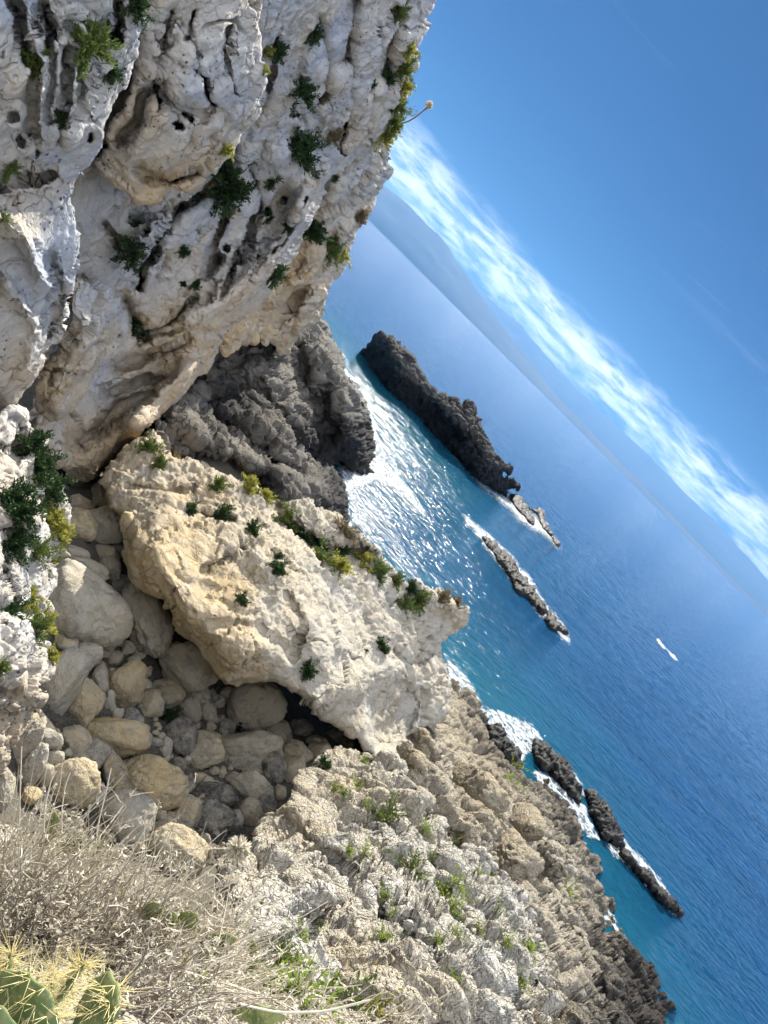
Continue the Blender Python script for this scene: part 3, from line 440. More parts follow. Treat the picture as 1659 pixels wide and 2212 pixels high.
near = tag(relief('near_slope', [(-90, 1790), (0, 1800), (60, 1830), (120, 1860), (210, 1890), (300, 1940), (380, 1990), (440, 2030), (500, 2090), (560, 2130), (640, 2160), (720, 2190), (820, 2215), (900, 2235), (1000, 2270), (1150, 2330), (1150, 2700), (-400, 2700), (-400, 1900)],
      [(0, 1800, 7.0), (120, 1860, 6.6), (300, 1950, 6.2), (440, 2030, 6.2), (560, 2130, 6), (720, 2190, 6), (900, 2240, 6.5), (0, 2212, 3.2), (200, 2212, 3.3), (400, 2212, 3.8), (150, 2050, 4.4), (600, 2230, 4.8)], M_KARST, st_karst, R=[(0, 2000, .6), (400, 2100, .8)], tint=[(0, 2000, .6), (500, 2150, .4)], dark=[(0, 2000, .15), (500, 2200, .1)], step=4, rim=14, amp=6, seed=27, thick=3, amount=.25), kind='structure')

# blocks standing on the shore slope
def slab(name, label, poly, D, mat, style, tint, R=.8, bulge=0, seed=1, thick=None, rim=14, amount=.5, cat='rock', dark=0.0):
    c = np.mean(np.array(poly, float), 0)
    o = relief(name, poly, [(poly[0][0], poly[0][1], D[0]), (*poly[len(poly)//2], D[1]), (c[0], c[1], D[2])], mat, style, R=[(c[0], c[1], R), (c[0]+9, c[1], R), (c[0], c[1]+9, R)], tint=[(c[0], c[1], tint), (c[0]+5, c[1], tint), (c[0], c[1]+5, tint)], dark=[(c[0], c[1], dark), (c[0]+5, c[1], dark), (c[0], c[1]+5, dark)], step=2.2, rim=rim, amp=4, seed=seed, thick=thick or px(D[0])*40, amount=amount)
    return tag(o, label, cat)
slab('rock_block', 'large tan wedge block leaning over the dark hollow on the shore slope', [(985, 1640), (1010, 1648), (1040, 1665), (1075, 1690), (1095, 1715), (1097, 1735), (1090, 1752), (1070, 1752), (1045, 1738), (1020, 1725), (1000, 1705), (978, 1690), (975, 1660)], (38, 34, 34), M_SHORE, st_out, .7, .6, seed=41)
slab('rock_block', 'rounded tan boulder embedded in the shore slope right of the wedge block', [(1120, 1735), (1150, 1738), (1172, 1765), (1178, 1800), (1165, 1820), (1140, 1818), (1115, 1800), (1100, 1775)], (38, 36, 35.5), M_SHORE, st_out, .8, .4, seed=42)
slab('rock_block', 'broad brown grey boulder below the embedded tan one on the shore slope', [(1100, 1790), (1130, 1822), (1165, 1845), (1172, 1875), (1150, 1900), (1105, 1905), (1075, 1880), (1072, 1830)], (35, 33, 32.5), M_SHORE, st_out, .6, .5, seed=43, dark=.12)
slab('rock_block', 'grey ridge rock with two humps above the terrace edge on the shore slope', [(1170, 1830), (1205, 1835), (1240, 1850), (1250, 1880), (1235, 1905), (1190, 1905), (1160, 1880)], (36, 34, 34), M_SHORE, st_karst, .3, 1.0, seed=44, dark=.1)
slab('rock_block', 'squared cream block at the top of the knobbly terrace', [(878, 1700), (905, 1698), (930, 1712), (937, 1735), (932, 1755), (912, 1762), (892, 1750), (880, 1728)], (27, 26.5, 26), M_KARST, st_out, .4, .3, seed=45)
slab('rock_block', 'flat cream ledge block beneath the squared block on the terrace', [(905, 1762), (935, 1760), (962, 1770), (968, 1785), (955, 1798), (925, 1795), (905, 1785)], (27, 26, 25.8), M_KARST, st_out, .3, .7, seed=46)
slab('rock_block', 'cracked sandy block under the tail of the big outcrop', [(855, 1620), (885, 1605), (905, 1625), (918, 1650), (925, 1680), (900, 1695), (872, 1688), (850, 1670)], (31, 29.5, 29.5), M_SHORE, st_karst, .6, .7, seed=47)
slab('rock_block', 'pale weathered block wedged under the lowest point of the big outcrop', [(795, 1640), (822, 1618), (858, 1630), (884, 1662), (876, 1705), (845, 1715), (812, 1698), (796, 1668)], (29, 28.5, 28.2), M_KARST, st_out, .4, .6, seed=49)
slab('rock_block', 'cream rubble boulder where the outcrop meets the shore slope', [(890, 1560), (915, 1580), (940, 1610), (955, 1625), (940, 1645), (915, 1640), (893, 1615), (882, 1585)], (39, 37.5, 37.5), M_SHORE, st_karst, .6, 1.0, seed=48)

# ============================================================ islet and reefs
o = relief('rock_islet', [(781, 765), (803, 733), (809, 721), (831, 717), (850, 728), (869, 749), (891, 774), (909, 799), (922, 818), (941, 840), (962, 852), (969, 870), (972, 862), (985, 862), (994, 870), (1000, 883), (1004, 866), (1013, 862), (1023, 868), (1030, 883), (1024, 899), (1044, 902), (1047, 933), (1066, 968), (1078, 990), (1103, 1011), (1100, 1023), (1078, 1022), (1090, 1030), (1109, 1033), (1122, 1049), (1117, 1061), (1096, 1056), (1094, 1074), (1066, 1058), (1041, 1043), (1016, 1011), (972, 971), (937, 933), (897, 890), (850, 852), (806, 802)],
      [(781, 766, (0,)), (806, 804, (0,)), (897, 892, (0,)), (972, 973, (0,)), (1041, 1045, (0,)), (1094, 1076, (0,)), (831, 720, dz(790, 775)-3), (909, 799, dz(870, 862)-3), (1013, 870, dz(950, 948)-2), (1066, 968, dz(1010, 1010)-2), (1115, 1045, dz(1094, 1076)-1), (870, 800, dz(850, 850)-5), (970, 915, dz(930, 925)-5), (1050, 1000, dz(1020, 1022)-4)], M_ISLE, st_isle,
      R=[(830, 760, .5), (1000, 920, 1.1), (900, 840, .7)], tint=[(830, 760, .3), (1010, 900, .5), (1060, 1000, .1)], dark=[(830, 740, .1), (870, 790, .12), (920, 850, .25), (980, 900, .25), (1020, 890, .1), (1060, 980, .35), (850, 830, 1), (930, 905, 1), (1010, 980, 1), (1060, 1040, 1), (1110, 1050, .9), (800, 775, 1), (890, 850, 1)],  # dark lower face under a paler crest: backlit shade put into the colour
      feats=[([(830, 735), (880, 790), (930, 850), (1010, 930)], 20, -3), ([(860, 760), (905, 820)], 7, 1.5), ([(940, 880), (1000, 960)], 10, 2)], step=1.5, rim=20, amp=3, seed=51, thick=22, amount=.85)
tag(o, 'long dark rock islet with a lumpy crest, largest rock in the open water', 'islet')
def reef(poly, label, seed, name='reef_rock', zt=.38, mat=None, dark=.7, amount=1.0):
    P = np.array(poly, float); ct = []
    for (x_, y_) in poly: ct.append((x_, y_, (0.12,)))
    n_ = len(poly)
    for i in range(1, (n_+1)//2):
        a_, b_ = P[i], P[n_-i]; m_ = (a_+b_)/2; ct.append((m_[0], m_[1], (zt,)))
    c = P.mean(0)
    o = relief(name, poly, ct, mat or M_REEF, st_reef, tint=[(c[0], c[1], .2), (c[0]+5, c[1], .2), (c[0], c[1]+5, .2)], dark=[(c[0], c[1], dark), (c[0]+5, c[1], dark), (c[0], c[1]+5, dark)], step=1.3, rim=6, amp=5, seed=seed, thick=5, amount=amount, ztop=zt)
    return tag(o, label, 'reef')
reef([(1103, 1068), (1120, 1072), (1140, 1095), (1150, 1118), (1153, 1135), (1140, 1126), (1118, 1102), (1105, 1084)], 'low black skerry just off the pointed end of the islet', 61)
reef([(1141, 1093), (1158, 1104), (1164, 1098), (1175, 1105), (1174, 1124), (1191, 1152), (1209, 1172), (1207, 1181), (1184, 1152), (1167, 1128)], 'narrow black skerry with a small peaked stone, outermost beyond the islet', 62)
reef([(1043, 1162), (1066, 1172), (1106, 1212), (1134, 1250), (1161, 1290), (1179, 1318), (1174, 1325), (1152, 1305), (1143, 1292), (1111, 1268), (1104, 1250), (1079, 1218)], 'long black reef with foam along both sides in the middle of the bay', 63)
reef([(1180, 1322), (1195, 1335), (1215, 1355), (1222, 1368), (1200, 1362), (1180, 1340)], 'short black rock at the foaming end of the long mid bay reef', 64)
reef([(1154, 1626), (1160, 1606), (1175, 1614), (1200, 1632), (1226, 1658), (1247, 1698), (1248, 1730), (1224, 1708), (1197, 1678), (1170, 1656)], 'black jagged reef close to the shore between two bands of white water', 65)
reef([(1265, 1712), (1280, 1716), (1294, 1735), (1316, 1762), (1334, 1794), (1340, 1825), (1325, 1822), (1301, 1807), (1279, 1757)], 'broad black reef head farther along the shore, just past the white gap', 66)
reef([(1342, 1835), (1360, 1848), (1405, 1893), (1446, 1939), (1467, 1977), (1442, 1958), (1387, 1896), (1345, 1850)], 'thin tapering tail of reef trailing seaward down the right', 67, dark=.6, zt=.45, amount=.7)
reef([(1052, 1578), (1075, 1572), (1100, 1600), (1120, 1625), (1122, 1650), (1100, 1640), (1072, 1618)], 'black weedy ledge at the waterline below the shore slope', 68)
reef([(740, 812), (752, 820), (775, 850), (790, 885), (800, 920), (788, 905), (765, 862)], 'wet black ledge along the seaward foot of the headland', 69, amount=1.4)

# ============================================================ ray caster on what is built so far
from mathutils.bvhtree import BVHTree
bpy.context.view_layer.update()
def tree_of(objs):
    vs, fs, off = [], [], 0
    for o in objs:
        me = o.data; n = len(me.vertices); v = np.empty(n*3, np.float32); me.vertices.foreach_get('co', v); vs.append(v.reshape(-1, 3))
        for p in me.polygons: fs.append([i+off for i in p.vertices])
        off += n
    return BVHTree.FromPolygons(np.concatenate(vs).tolist(), fs)
ROCKS = [o for o in COL.objects if o.type == 'MESH' and o.name.split('.')[0] not in ('sea', 'mountains', 'hills')]
BV = tree_of(ROCKS); BG = tree_of([ground])
def hit(x, y, bv=None):
    d = rays(x, y); loc, nrm, i, dist = (bv or BV).ray_cast(Vector(CAM), Vector(d))
    if loc is None: return None
    n = np.array(nrm); n = n if (n@d) < 0 else -n
    return np.array(loc), n, dist

# ============================================================ boulders
ico = {}
def icos(sub):
    if sub not in ico:
        import bmesh
        bm = bmesh.new(); bmesh.ops.create_icosphere(bm, subdivisions=sub, radius=1); ico[sub] = (np.array([v.co[:] for v in bm.verts]), np.array([[v.index for v in f.verts] for f in bm.faces])); bm.free()
    return ico[sub]
def boulder_verts(sub, ax, seed, knob=.3, scale_m=1.0, facets=7):
    v, f = icos(sub); r = np.random.RandomState(seed)
    nrm = r.normal(size=(facets+6, 3)); nrm /= np.linalg.norm(nrm, axis=1, keepdims=True); dist = r.uniform(.70, .98, facets+6)
    c = np.maximum((v@nrm.T)/dist, 1e-3); p = 13.0
    rad = (c**p).sum(1)**(-1/p); rad = np.minimum(rad, 1.08)
    V = v*rad[:, None]; s = V*1.6+seed*3.7
    V = V+v*(.10*fbm(s*.8, 3, seed % 50)+.06*fbm(s*3, 3, 7)+.03*fbm(s*8, 3, 9)+knob*.14*knobs(s*1.0, .7, seed % 37)+knob*.07*knobs(s, .28, 5))[:, None]
    cr, h = cracks(s, 1.5, seed % 61, .05); V += v*(.05*cr*(r.rand() > .35)+.018*(h-.5))[:, None]
    return V*np.array(ax), f
B = [ # x, y, rx, ry, angle, tint, dark, knob, label
 (183, 1313, 88, 70, 32, .12, 0, .2, 'largest boulder of the cove, cream with a sunlit pitted top'),
 (180, 1235, 57, 23, 22, .35, 0, .15, 'long flat cream slab lying across the top of the sunlit boulder'),
 (225, 1138, 43, 42, 20, .3, .05, .6, 'rough rounded boulder under the tip of the overhang'),
 (229, 1080, 38, 27, 40, .5, 0, .2, 'smooth beige boulder wedged highest in the cove under the overhang'),
 (172, 1092, 26, 20, 0, .6, 0, .3, 'small brown boulder tucked against the overhang edge'),
 (175, 1138, 34, 30, 20, .75, 0, .3, 'brown sloping boulder left of the rough rounded one'),
 (276, 1130, 17, 21, 10, .7, 0, .3, 'small brown stone in the notch beside the outcrop'),
 (254, 1188, 11, 18, -25, .1, 0, .1, 'small white tilted block beside the outcrop'),
 (232, 1201, 25, 22, 20, .35, .3, .6, 'dark pinkish pitted rock below the white block'),
 (235, 1226, 27, 20, 30, .1, .3, .8, 'dark grey crumbly rock between slab and outcrop'),
 (262, 1266, 30, 21, 25, .1, .25, .2, 'dark grey smooth rock touching the outcrop foot'),
 (165, 1196, 24, 14, 20, .45, 0, .1, 'triangular cream rock pointing up behind the flat slab'),
 (130, 1200, 22, 15, 10, .2, 0, .4, 'pale broken rock against the cliff foot'),
 (266, 1312, 11, 28, 0, .2, 0, .1, 'slim upright grey stone left of the tall boulder'),
 (320, 1340, 37, 74, -17, .15, 0, .7, 'tall upright pale boulder with rough flaky skin'),
 (353, 1332, 13, 30, -15, .15, .05, .1, 'smooth grey finger of rock behind the tall boulder'),
 (142, 1386, 23, 19, 20, .5, .08, .4, 'tan boulder in the shade under the largest boulder'),
 (180, 1417, 36, 25, 0, .08, .08, .4, 'mottled grey boulder below the largest boulder'),
 (255, 1378, 14, 14, 0, .15, .1, .2, 'small round grey stone under the right corner of the largest boulder'),
 (232, 1399, 18, 10, -18, .1, .05, .1, 'flat grey cobble below the largest boulder'),
 (277, 1400, 14, 13, 0, .1, .1, .2, 'grey cobble left of the tall boulder foot'),
 (247, 1423, 17, 15, 0, .3, 0, .1, 'pinkish pale cobble above the heart shaped boulder'),
 (297, 1415, 14, 10, 0, .15, .1, .2, 'angular grey cobble right of the pinkish one'),
 (272, 1477, 38, 44, 25, .85, 0, .3, 'heart shaped yellow boulder in the middle of the cove'),
 (406, 1436, 58, 42, 15, .25, 0, .15, 'pale wedge shaped boulder resting against the foot of the outcrop'),
 (118, 1488, 38, 76, 36, .1, .15, .1, 'big smooth grey leaning boulder beside the cliff foot'),
 (177, 1521, 38, 44, 15, .6, .25, .3, 'brown green boulder right of the smooth leaning one'),
 (219, 1467, 16, 28, 0, .3, .35, .2, 'dark narrow stone left of the heart shaped boulder'),
 (237, 1515, 11, 22, 5, .08, 0, .2, 'small white slab standing in the pebbles'),
 (252, 1541, 12, 12, 0, .3, .1, .1, 'small tan cone shaped stone above the yellow boulder'),
 (325, 1524, 26, 27, 15, .55, .08, .4, 'reddish boulder right of the small white slab'),
 (283, 1548, 15, 18, 0, .0, .5, .2, 'dark blue grey stone left of the reddish boulder'),
 (313, 1486, 12, 18, 0, .0, .3, .2, 'blue grey stone right of the heart shaped boulder'),
 (358, 1502, 35, 27, 30, .5, .4, .2, 'dim green brown boulder below the pale wedge'),
 (247, 1590, 62, 40, 14, 1.0, 0, .25, 'bright yellow ochre boulder, widest in the lower cove'),
 (155, 1597, 31, 22, 10, .3, .3, .15, 'olive grey rounded boulder left of the ochre one'),
 (102, 1600, 28, 21, 15, .0, .4, .4, 'blue grey rough boulder near the cliff foot'),
 (187, 1637, 39, 30, -20, .15, .45, .1, 'dark smooth boulder with a pale wedge on its side'),
 (52, 1602, 26, 58, 32, .1, 0, .3, 'sunlit white oblong boulder against the cliff foot'),
 (112, 1635, 23, 14, 0, .1, .1, .1, 'flat pale grey stone under the blue grey boulder'),
 (62, 1664, 21, 48, 28, .1, .08, .2, 'long pale upright stone above the dry twigs'),
 (93, 1672, 16, 22, 10, .4, .35, .3, 'dark brown stone behind the long pale one'),
 (155, 1700, 44, 47, 20, .6, .1, .5, 'brown cracked boulder behind the dry twigs'),
 (320, 1688, 63, 54, 15, .75, .12, .6, 'big knobbly yellow grey boulder with a dark mossy side'),
 (252, 1680, 22, 46, -15, .6, .4, .3, 'dark brown stone half hidden left of the knobbly boulder'),
 (3, 1700, 18, 46, 0, .1, 0, .2, 'sunlit white boulder cut by the left edge of the picture'),
 (274, 1773, 51, 49, 0, .12, .12, .2, 'round grey boulder above the dry bushes'),
 (65, 1722, 19, 17, 0, .9, 0, .1, 'small orange boulder behind the twigs'),
 (403, 1764, 27, 35, 20, .5, .1, .4, 'tan egg shaped boulder right of the round grey one'),
 (345, 1764, 13, 12, 0, .1, .2, .1, 'small grey round cobble left of the egg shaped boulder'),
 (370, 1777, 12, 13, 20, .4, 0, .1, 'small cream cobble touching the egg shaped boulder'),
 (352, 1797, 17, 21, 0, .3, .3, .1, 'dark teardrop cobble below the grey round one'),
 (332, 1787, 8, 13, 0, .0, .4, .1, 'tiny dark cobble beside the round grey boulder'),
 (377, 1799, 8, 13, 10, .4, .1, .1, 'tiny pink cobble beside the teardrop one'),
 (384, 1850, 58, 46, 20, .55, .05, .4, 'broad orange grey boulder lowest in the cove, behind the twigs'),
 (312, 1597, 14, 21, 0, .0, .25, .1, 'blue grey upright cobble at the right end of the ochre boulder'),
 (335, 1604, 14, 10, 0, .05, .4, .05, 'dark flat pebble stone right of the ochre boulder'),
 (355, 1618, 13, 20, 15, .1, 0, .5, 'pale rough stone above the knobbly boulder'),
 (388, 1597, 30, 36, 15, .15, .55, .2, 'dark triangular boulder left of the cream octagonal one'),
 (420, 1498, 33, 18, 12, .15, .25, .3, 'green grey boulder directly below the pale wedge'),
 (454, 1502, 17, 15, 0, .1, .5, .5, 'dark mottled stone right of the green grey boulder'),
 (412, 1536, 17, 28, -22, .08, 0, .7, 'pale flaky upright stone in the middle of the cove'),
 (447, 1534, 20, 25, -20, .08, 0, .9, 'pale stone with a hollow beside the flaky one'),
 (471, 1517, 14, 12, 0, .1, .15, .1, 'round grey cobble above the hollow stone'),
 (488, 1572, 18, 16, 0, .1, .45, .1, 'dark angular stone beside the green weeds'),
 (458, 1589, 18, 12, 10, .1, .15, .1, 'grey triangular stone above the octagonal boulder'),
 (455, 1568, 11, 11, 0, .2, .25, .2, 'small speckled cobble among the centre stones'),
 (553, 1526, 50, 50, -32, .3, 0, .4, 'large sandy boulder with a raised beak in front of the cave'),
 (487, 1501, 17, 17, 20, .65, .3, .2, 'rusty brown stone at the mouth of the dark gap'),
 (434, 1627, 40, 37, 0, .4, .04, .3, 'cream and grey octagonal boulder right of the dark triangle'),
 (532, 1622, 72, 41, -8, .2, .12, .3, 'widest grey brown boulder in the right of the cove'),
 (603, 1596, 22, 40, -10, .1, 0, .5, 'pale upright rock capping the wide grey brown boulder'),
 (640, 1628, 32, 25, 0, .4, 0, .2, 'beige rounded rock at the cave mouth'),
 (638, 1664, 29, 28, 15, .5, .02, .2, 'beige rock stacked under the rounded one near the terrace'),
 (688, 1630, 24, 27, 0, .45, 0, .1, 'tan blocky rock against the knobbly terrace'),
 (686, 1606, 20, 14, 10, .35, .08, .1, 'grey brown capstone behind the tan blocky rock'),
 (543, 1700, 38, 34, 20, .25, .08, .15, 'pyramid shaped grey boulder below the wide one'),
 (592, 1668, 22, 36, 0, .15, .55, .2, 'dark green black rock in the gap beside the terrace'),
 (444, 1687, 22, 13, 8, .05, .25, .05, 'smooth blue grey oval stone in the lower hollow'),
 (468, 1714, 38, 22, 12, .1, .6, .3, 'black sharp edged boulder in the lower hollow'),
 (503, 1679, 20, 12, 0, .4, .55, .2, 'dark brown stone under the wide grey boulder'),
 (410, 1696, 14, 18, 0, .1, .55, .1, 'dark round stone right of the mossy side'),
 (465, 1775, 35, 34, 10, .2, .5, .8, 'black pitted boulder in the bottom of the cove'),
 (512, 1771, 17, 18, 0, .1, .4, .4, 'small dark rock right of the pitted boulder'),
 (546, 1764, 21, 31, -15, .45, .4, .3, 'dark brown upright boulder beside the terrace wall'),
 (604, 1714, 12, 18, 0, .5, .15, .1, 'small tan stone at the foot of the terrace'),
 (575, 1740, 18, 24, 0, .15, .55, .2, 'dark rock below the pyramid boulder'),
 (432, 1738, 16, 7, 8, .0, .1, .05, 'flat light grey stone above the pitted boulder'),
 (441, 1818, 14, 20, 0, .1, .45, .3, 'dark slim stone lowest in the cove'),
 (384, 1655, 15, 15, 0, .3, .5, .2, 'dark red stone left of the octagonal boulder'),
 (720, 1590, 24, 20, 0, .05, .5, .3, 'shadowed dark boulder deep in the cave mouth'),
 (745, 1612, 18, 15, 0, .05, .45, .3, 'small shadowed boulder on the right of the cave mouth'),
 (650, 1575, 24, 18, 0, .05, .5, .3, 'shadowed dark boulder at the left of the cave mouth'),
]
def rot_axes(ang):
    a = math.radians(ang); xa = IR*math.cos(a)+ID*math.sin(a); ya = -IR*math.sin(a)+ID*math.cos(a); return xa, ya
for k, (x, y, rx, ry, ang, ti, dk, kn, lab) in enumerate(B):
    h0 = hit(x, y, BG)
    D0 = h0[2] if h0 else 28
    ha = hit(x, y)
    if ha and 14 < ha[2] < D0 and 'cave' not in lab and 'gap' not in lab: D0 = ha[2]+px(ha[2])*min(rx, ry)*.25
    ra, rb = rx*px(D0), ry*px(D0); rc = (ra*rb)**.5*.85
    D = D0-rc*.8-(1.3 if 'tall upright' in lab else 1.0 if ('pale wedge shaped' in lab or 'beak' in lab or 'finger' in lab) else 0); ra, rb = rx*px(D)*1.12, ry*px(D)*1.12
    c = at(x, y, D); dirv = rays(x, y)
    # ang in the picture: positive = leaning right for upright stones / falling right for long ones
    a = ang if rx >= ry else ang
    xa, ya = rot_axes(a)
    M = np.stack([xa, ya, np.cross(xa, ya)], 1)
    size = max(rx, ry); sub = 5 if size > 30 else 4
    V, f = boulder_verts(sub, (ra, rb, rc), 100+k, kn)
    V = V@M.T
    if np.linalg.det(M) < 0: f = f[:, ::-1]
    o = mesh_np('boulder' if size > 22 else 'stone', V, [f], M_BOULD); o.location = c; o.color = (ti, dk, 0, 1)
    tag(o, lab, 'boulder' if size > 22 else 'stone')
# little cobbles that fill the gaps
cv = []
for k in range(6):
    V, f = boulder_verts(3, (1, .8, .7), 300+k, .2); cv.append(mesh_np('cobble', V, [f], M_BOULD)); 
rg = random.Random(5); cnt = 0
PC = np.array([(110, 1340), (250, 1340), (420, 1480), (600, 1560), (640, 1640), (600, 1700), (560, 1800), (460, 1870), (330, 1840), (60, 1800), (20, 1700), (60, 1560)], float)
shades = ['dark grey', 'light grey', 'tan', 'blue grey', 'cream']
while cnt < 290:
    x, y = rg.uniform(20, 660), rg.uniform(1340, 1880)
    if not inside(PC, np.array([x]), np.array([y]))[0]: continue
    h0 = hit(x, y, BG)
    if not h0: continue
    r = rg.uniform(4, 13)*(1 if rg.random() > .2 else 1.4)*px(h0[2])
    o = cv[cnt] if cnt < 6 else cv[cnt % 6].copy()
    if cnt >= 6: COL.objects.link(o)
    o.location = h0[0]+np.array([0, 0, r*.3]); o.scale = (r, r, r); o.rotation_euler = (rg.uniform(0, 6), rg.uniform(0, 6), rg.uniform(0, 6))
    o.color = (rg.uniform(0, .6), rg.uniform(0, .45), 0, 1)
    tag(o, 'small rounded cobble filling the gaps between the boulders of the cove', 'cobble', 'cobbles between the boulders of the cove'); cnt += 1
# loose gravel
gp_, gf_ = [], []; v3, f3 = icos(1); off = 0
for k in range(5200):
    x, y = rg.uniform(20, 660), rg.uniform(1340, 1880)
    p = rays(x, y); t_ = (3.0-H)/p[2]; p = CAM+p*t_
    loc, n_, i_, d_ = BG.ray_cast(Vector((p[0], p[1], 30)), Vector((0, 0, -1)))
    if loc is None: continue
    r = .03+.09*rg.random()**2; a = np.random.RandomState(k).uniform(.6, 1.2, 3)
    gp_.append(v3*a*r+np.array(loc)); gf_.append(f3+off); off += len(v3)
gv = np.concatenate(gp_)
tag(mesh_np('gravel', gv, [np.concatenate(gf_)], M_GRAVEL, attrs={'tint': RNG.rand(len(gv)//12).repeat(12)*.7, 'dark': RNG.rand(len(gv)//12).repeat(12)*.5}), kind='stuff')

# ============================================================ plants
def leaf_mat(name, c1, c2, trans=.35, rough_=.6):
    m, t, b = nt(name); geo = N(t, 'ShaderNodeNewGeometry'); f = noise(t, geo.outputs['Position'], 9, 2)
    r = math_(t, 'ADD', math_(t, 'MULTIPLY', geo.outputs['Random Per Island'], .7), math_(t, 'MULTIPLY', f, .5))
    c = mix(t, maprange(t, r, .2, .9), c1, c2); t.links.new(c, b.inputs['Base Color']); b.inputs['Roughness'].default_value = rough_; b.inputs['Specular IOR Level'].default_value = .25
    tr = N(t, 'ShaderNodeBsdfTranslucent'); t.links.new(c, tr.inputs[0]); ms = N(t, 'ShaderNodeMixShader'); ms.inputs[0].default_value = trans
    t.links.new(b.outputs[0], ms.inputs[1]); t.links.new(tr.outputs[0], ms.inputs[2]); t.links.new(ms.outputs[0], t.nodes['Material Output'].inputs[0]); return m
ML = {'d': leaf_mat('dark_leaves', (.012, .035, .014), (.045, .085, .025)), 'm': leaf_mat('green_leaves', (.05, .10, .02), (.16, .20, .05)), 'y': leaf_mat('yellow_or_sunlit_leaves', (.16, .20, .03), (.42, .38, .09), .5),  # sun and shade painted in leaf colour: yellow as sunlit, dark as shaded
      'b': leaf_mat('dry_leaves', (.12, .10, .06), (.26, .21, .12)), 'g': leaf_mat('fresh_green_leaves', (.14, .26, .03), (.34, .42, .06), .45)}
def wood_mat(name, a, b_):
    m, t, b = nt(name); geo = N(t, 'ShaderNodeNewGeometry'); t.links.new(mix(t, geo.outputs['Random Per Island'], a, b_), b.inputs['Base Color']); b.inputs['Roughness'].default_value = .8; return m
M_STEM = wood_mat('shrub_stem', (.10, .08, .05), (.20, .16, .11)); M_TWIG = wood_mat('dry_twig', (.36, .31, .24), (.82, .75, .60)); M_TWIGD = wood_mat('grey_twig', (.16, .13, .10), (.38, .33, .27))
def norm(v): return v/(np.linalg.norm(v, axis=-1, keepdims=True)+1e-9)
def blades(P, Dr, Ln, W, rs):
    s = norm(np.cross(Dr, rs.normal(size=Dr.shape))); bend = norm(Dr+.25*rs.normal(size=Dr.shape))
    a = P-s*W[:, None]*.35; b = P+s*W[:, None]*.35; m1 = P+Dr*Ln[:, None]*.55-s*W[:, None]*.5; m2 = P+Dr*Ln[:, None]*.55+s*W[:, None]*.5; tp = P+Dr*Ln[:, None]*.55+bend*Ln[:, None]*.45
    n = len(P); V = np.concatenate([a, b, m2, m1, tp]); i = np.arange(n)
    return V, np.stack([i, i+n, i+2*n, i+3*n], 1), np.stack([i+3*n, i+2*n, i+4*n], 1)
def tubes(PL, R_):
    """PL (n,k,3), R (n,k)"""
    n, k, _ = PL.shape; T = norm(np.gradient(PL, axis=1)); u = norm(np.cross(T, np.array([.3, .2, .93]))); v = np.cross(T, u); rings = []
    for j in range(3):
        a = j*2.0944; rings.append(PL+(u*math.cos(a)+v*math.sin(a))*R_[..., None])
    V = np.stack(rings, 2).reshape(-1, 3); id_ = np.arange(n*k*3).reshape(n, k, 3); q = []
    for j in range(3):
        a, b = id_[:, :-1, j], id_[:, :-1, (j+1) % 3]; c, d = id_[:, 1:, (j+1) % 3], id_[:, 1:, j]; q.append(np.stack([a, b, c, d], -1).reshape(-1, 4))
    return V, np.concatenate(q)
def shrub_mesh(seed, n, nb, out, upw, spread, lw=1.0):
    rs = np.random.RandomState(seed); ax = rs.normal(size=(nb, 3))*spread+np.array(out)*.8+np.array([0, 0, upw]); ax = norm(ax); ln = rs.uniform(.45, 1.1, nb)
    bi = rs.randint(0, nb, n); t_ = rs.uniform(.12, 1, n)**.7; bend = rs.normal(size=(nb, 3))*.25
    P = ax[bi]*(ln[bi]*t_)[:, None]+bend[bi]*(t_**2)[:, None]*.5+rs.normal(size=(n, 3))*.06; Dr = norm(ax[bi]*.8+rs.normal(size=(n, 3))*.65+np.array([0, 0, .35]))
    Ln = rs.uniform(.11, .27, n)*(1.15-.4*t_); W = rs.uniform(.025, .055, n)*lw
    V, q, tr = blades(P, Dr, Ln, W, rs)
    ts = np.linspace(0, 1, 4); PL = ax[:, None]*(ln[:, None, None]*ts[None, :, None])+bend[:, None]*(ts**2)[None, :, None]*.5
    tv, tq = tubes(PL, np.outer(np.full(nb, .022), 1-ts*.7)); return (V, q, tr), (tv, tq)
protos = {}
def shrub(x, y, r, kind, label, cat='shrub', group=None, name='cliff_shrub', n=1900):
    h0 = hit(x, y)
    if not h0:
        for dx, dy in ((-8, 4), (-14, 8), (-22, 12), (-30, 16)):
            h0 = hit(x+dx, y+dy)
            if h0: break
    if not h0: return
    loc, nn, D = h0; key = (kind, rg.randint(0, 2), name)
    R = r*px(D)*(1.5 if name == 'cliff_shrub' else 2.1)
    if key not in protos:
        A, Bm = shrub_mesh(hash(key[1])+len(protos)*13, n, 30, (0.1, -.35, 0), .35, .85, 1.25 if name == 'cliff_shrub' else 1.5)
        root = empty(name); f = tag(mesh_np('foliage', A[0], [A[1], A[2]], ML[kind], root, True), kind='stuff'); s = tag(mesh_np('stems', Bm[0], [Bm[1]], M_STEM, root), kind='stuff')
        protos[key] = (root, f, s); first = True
    else:
        s0 = protos[key]; root = s0[0].copy(); COL.objects.link(root)
        for c0 in s0[1:]:
            c = c0.copy(); COL.objects.link(c); c.parent = root
    root.location = loc-rays(x, y)*R*.25-np.array([0, 0, R*.2]); root.scale = (R, R, R); root.rotation_euler = (rg.uniform(-.2, .2), rg.uniform(-.2, .2), rg.uniform(-.6, .6))
    tag(root, label, cat, group); return root
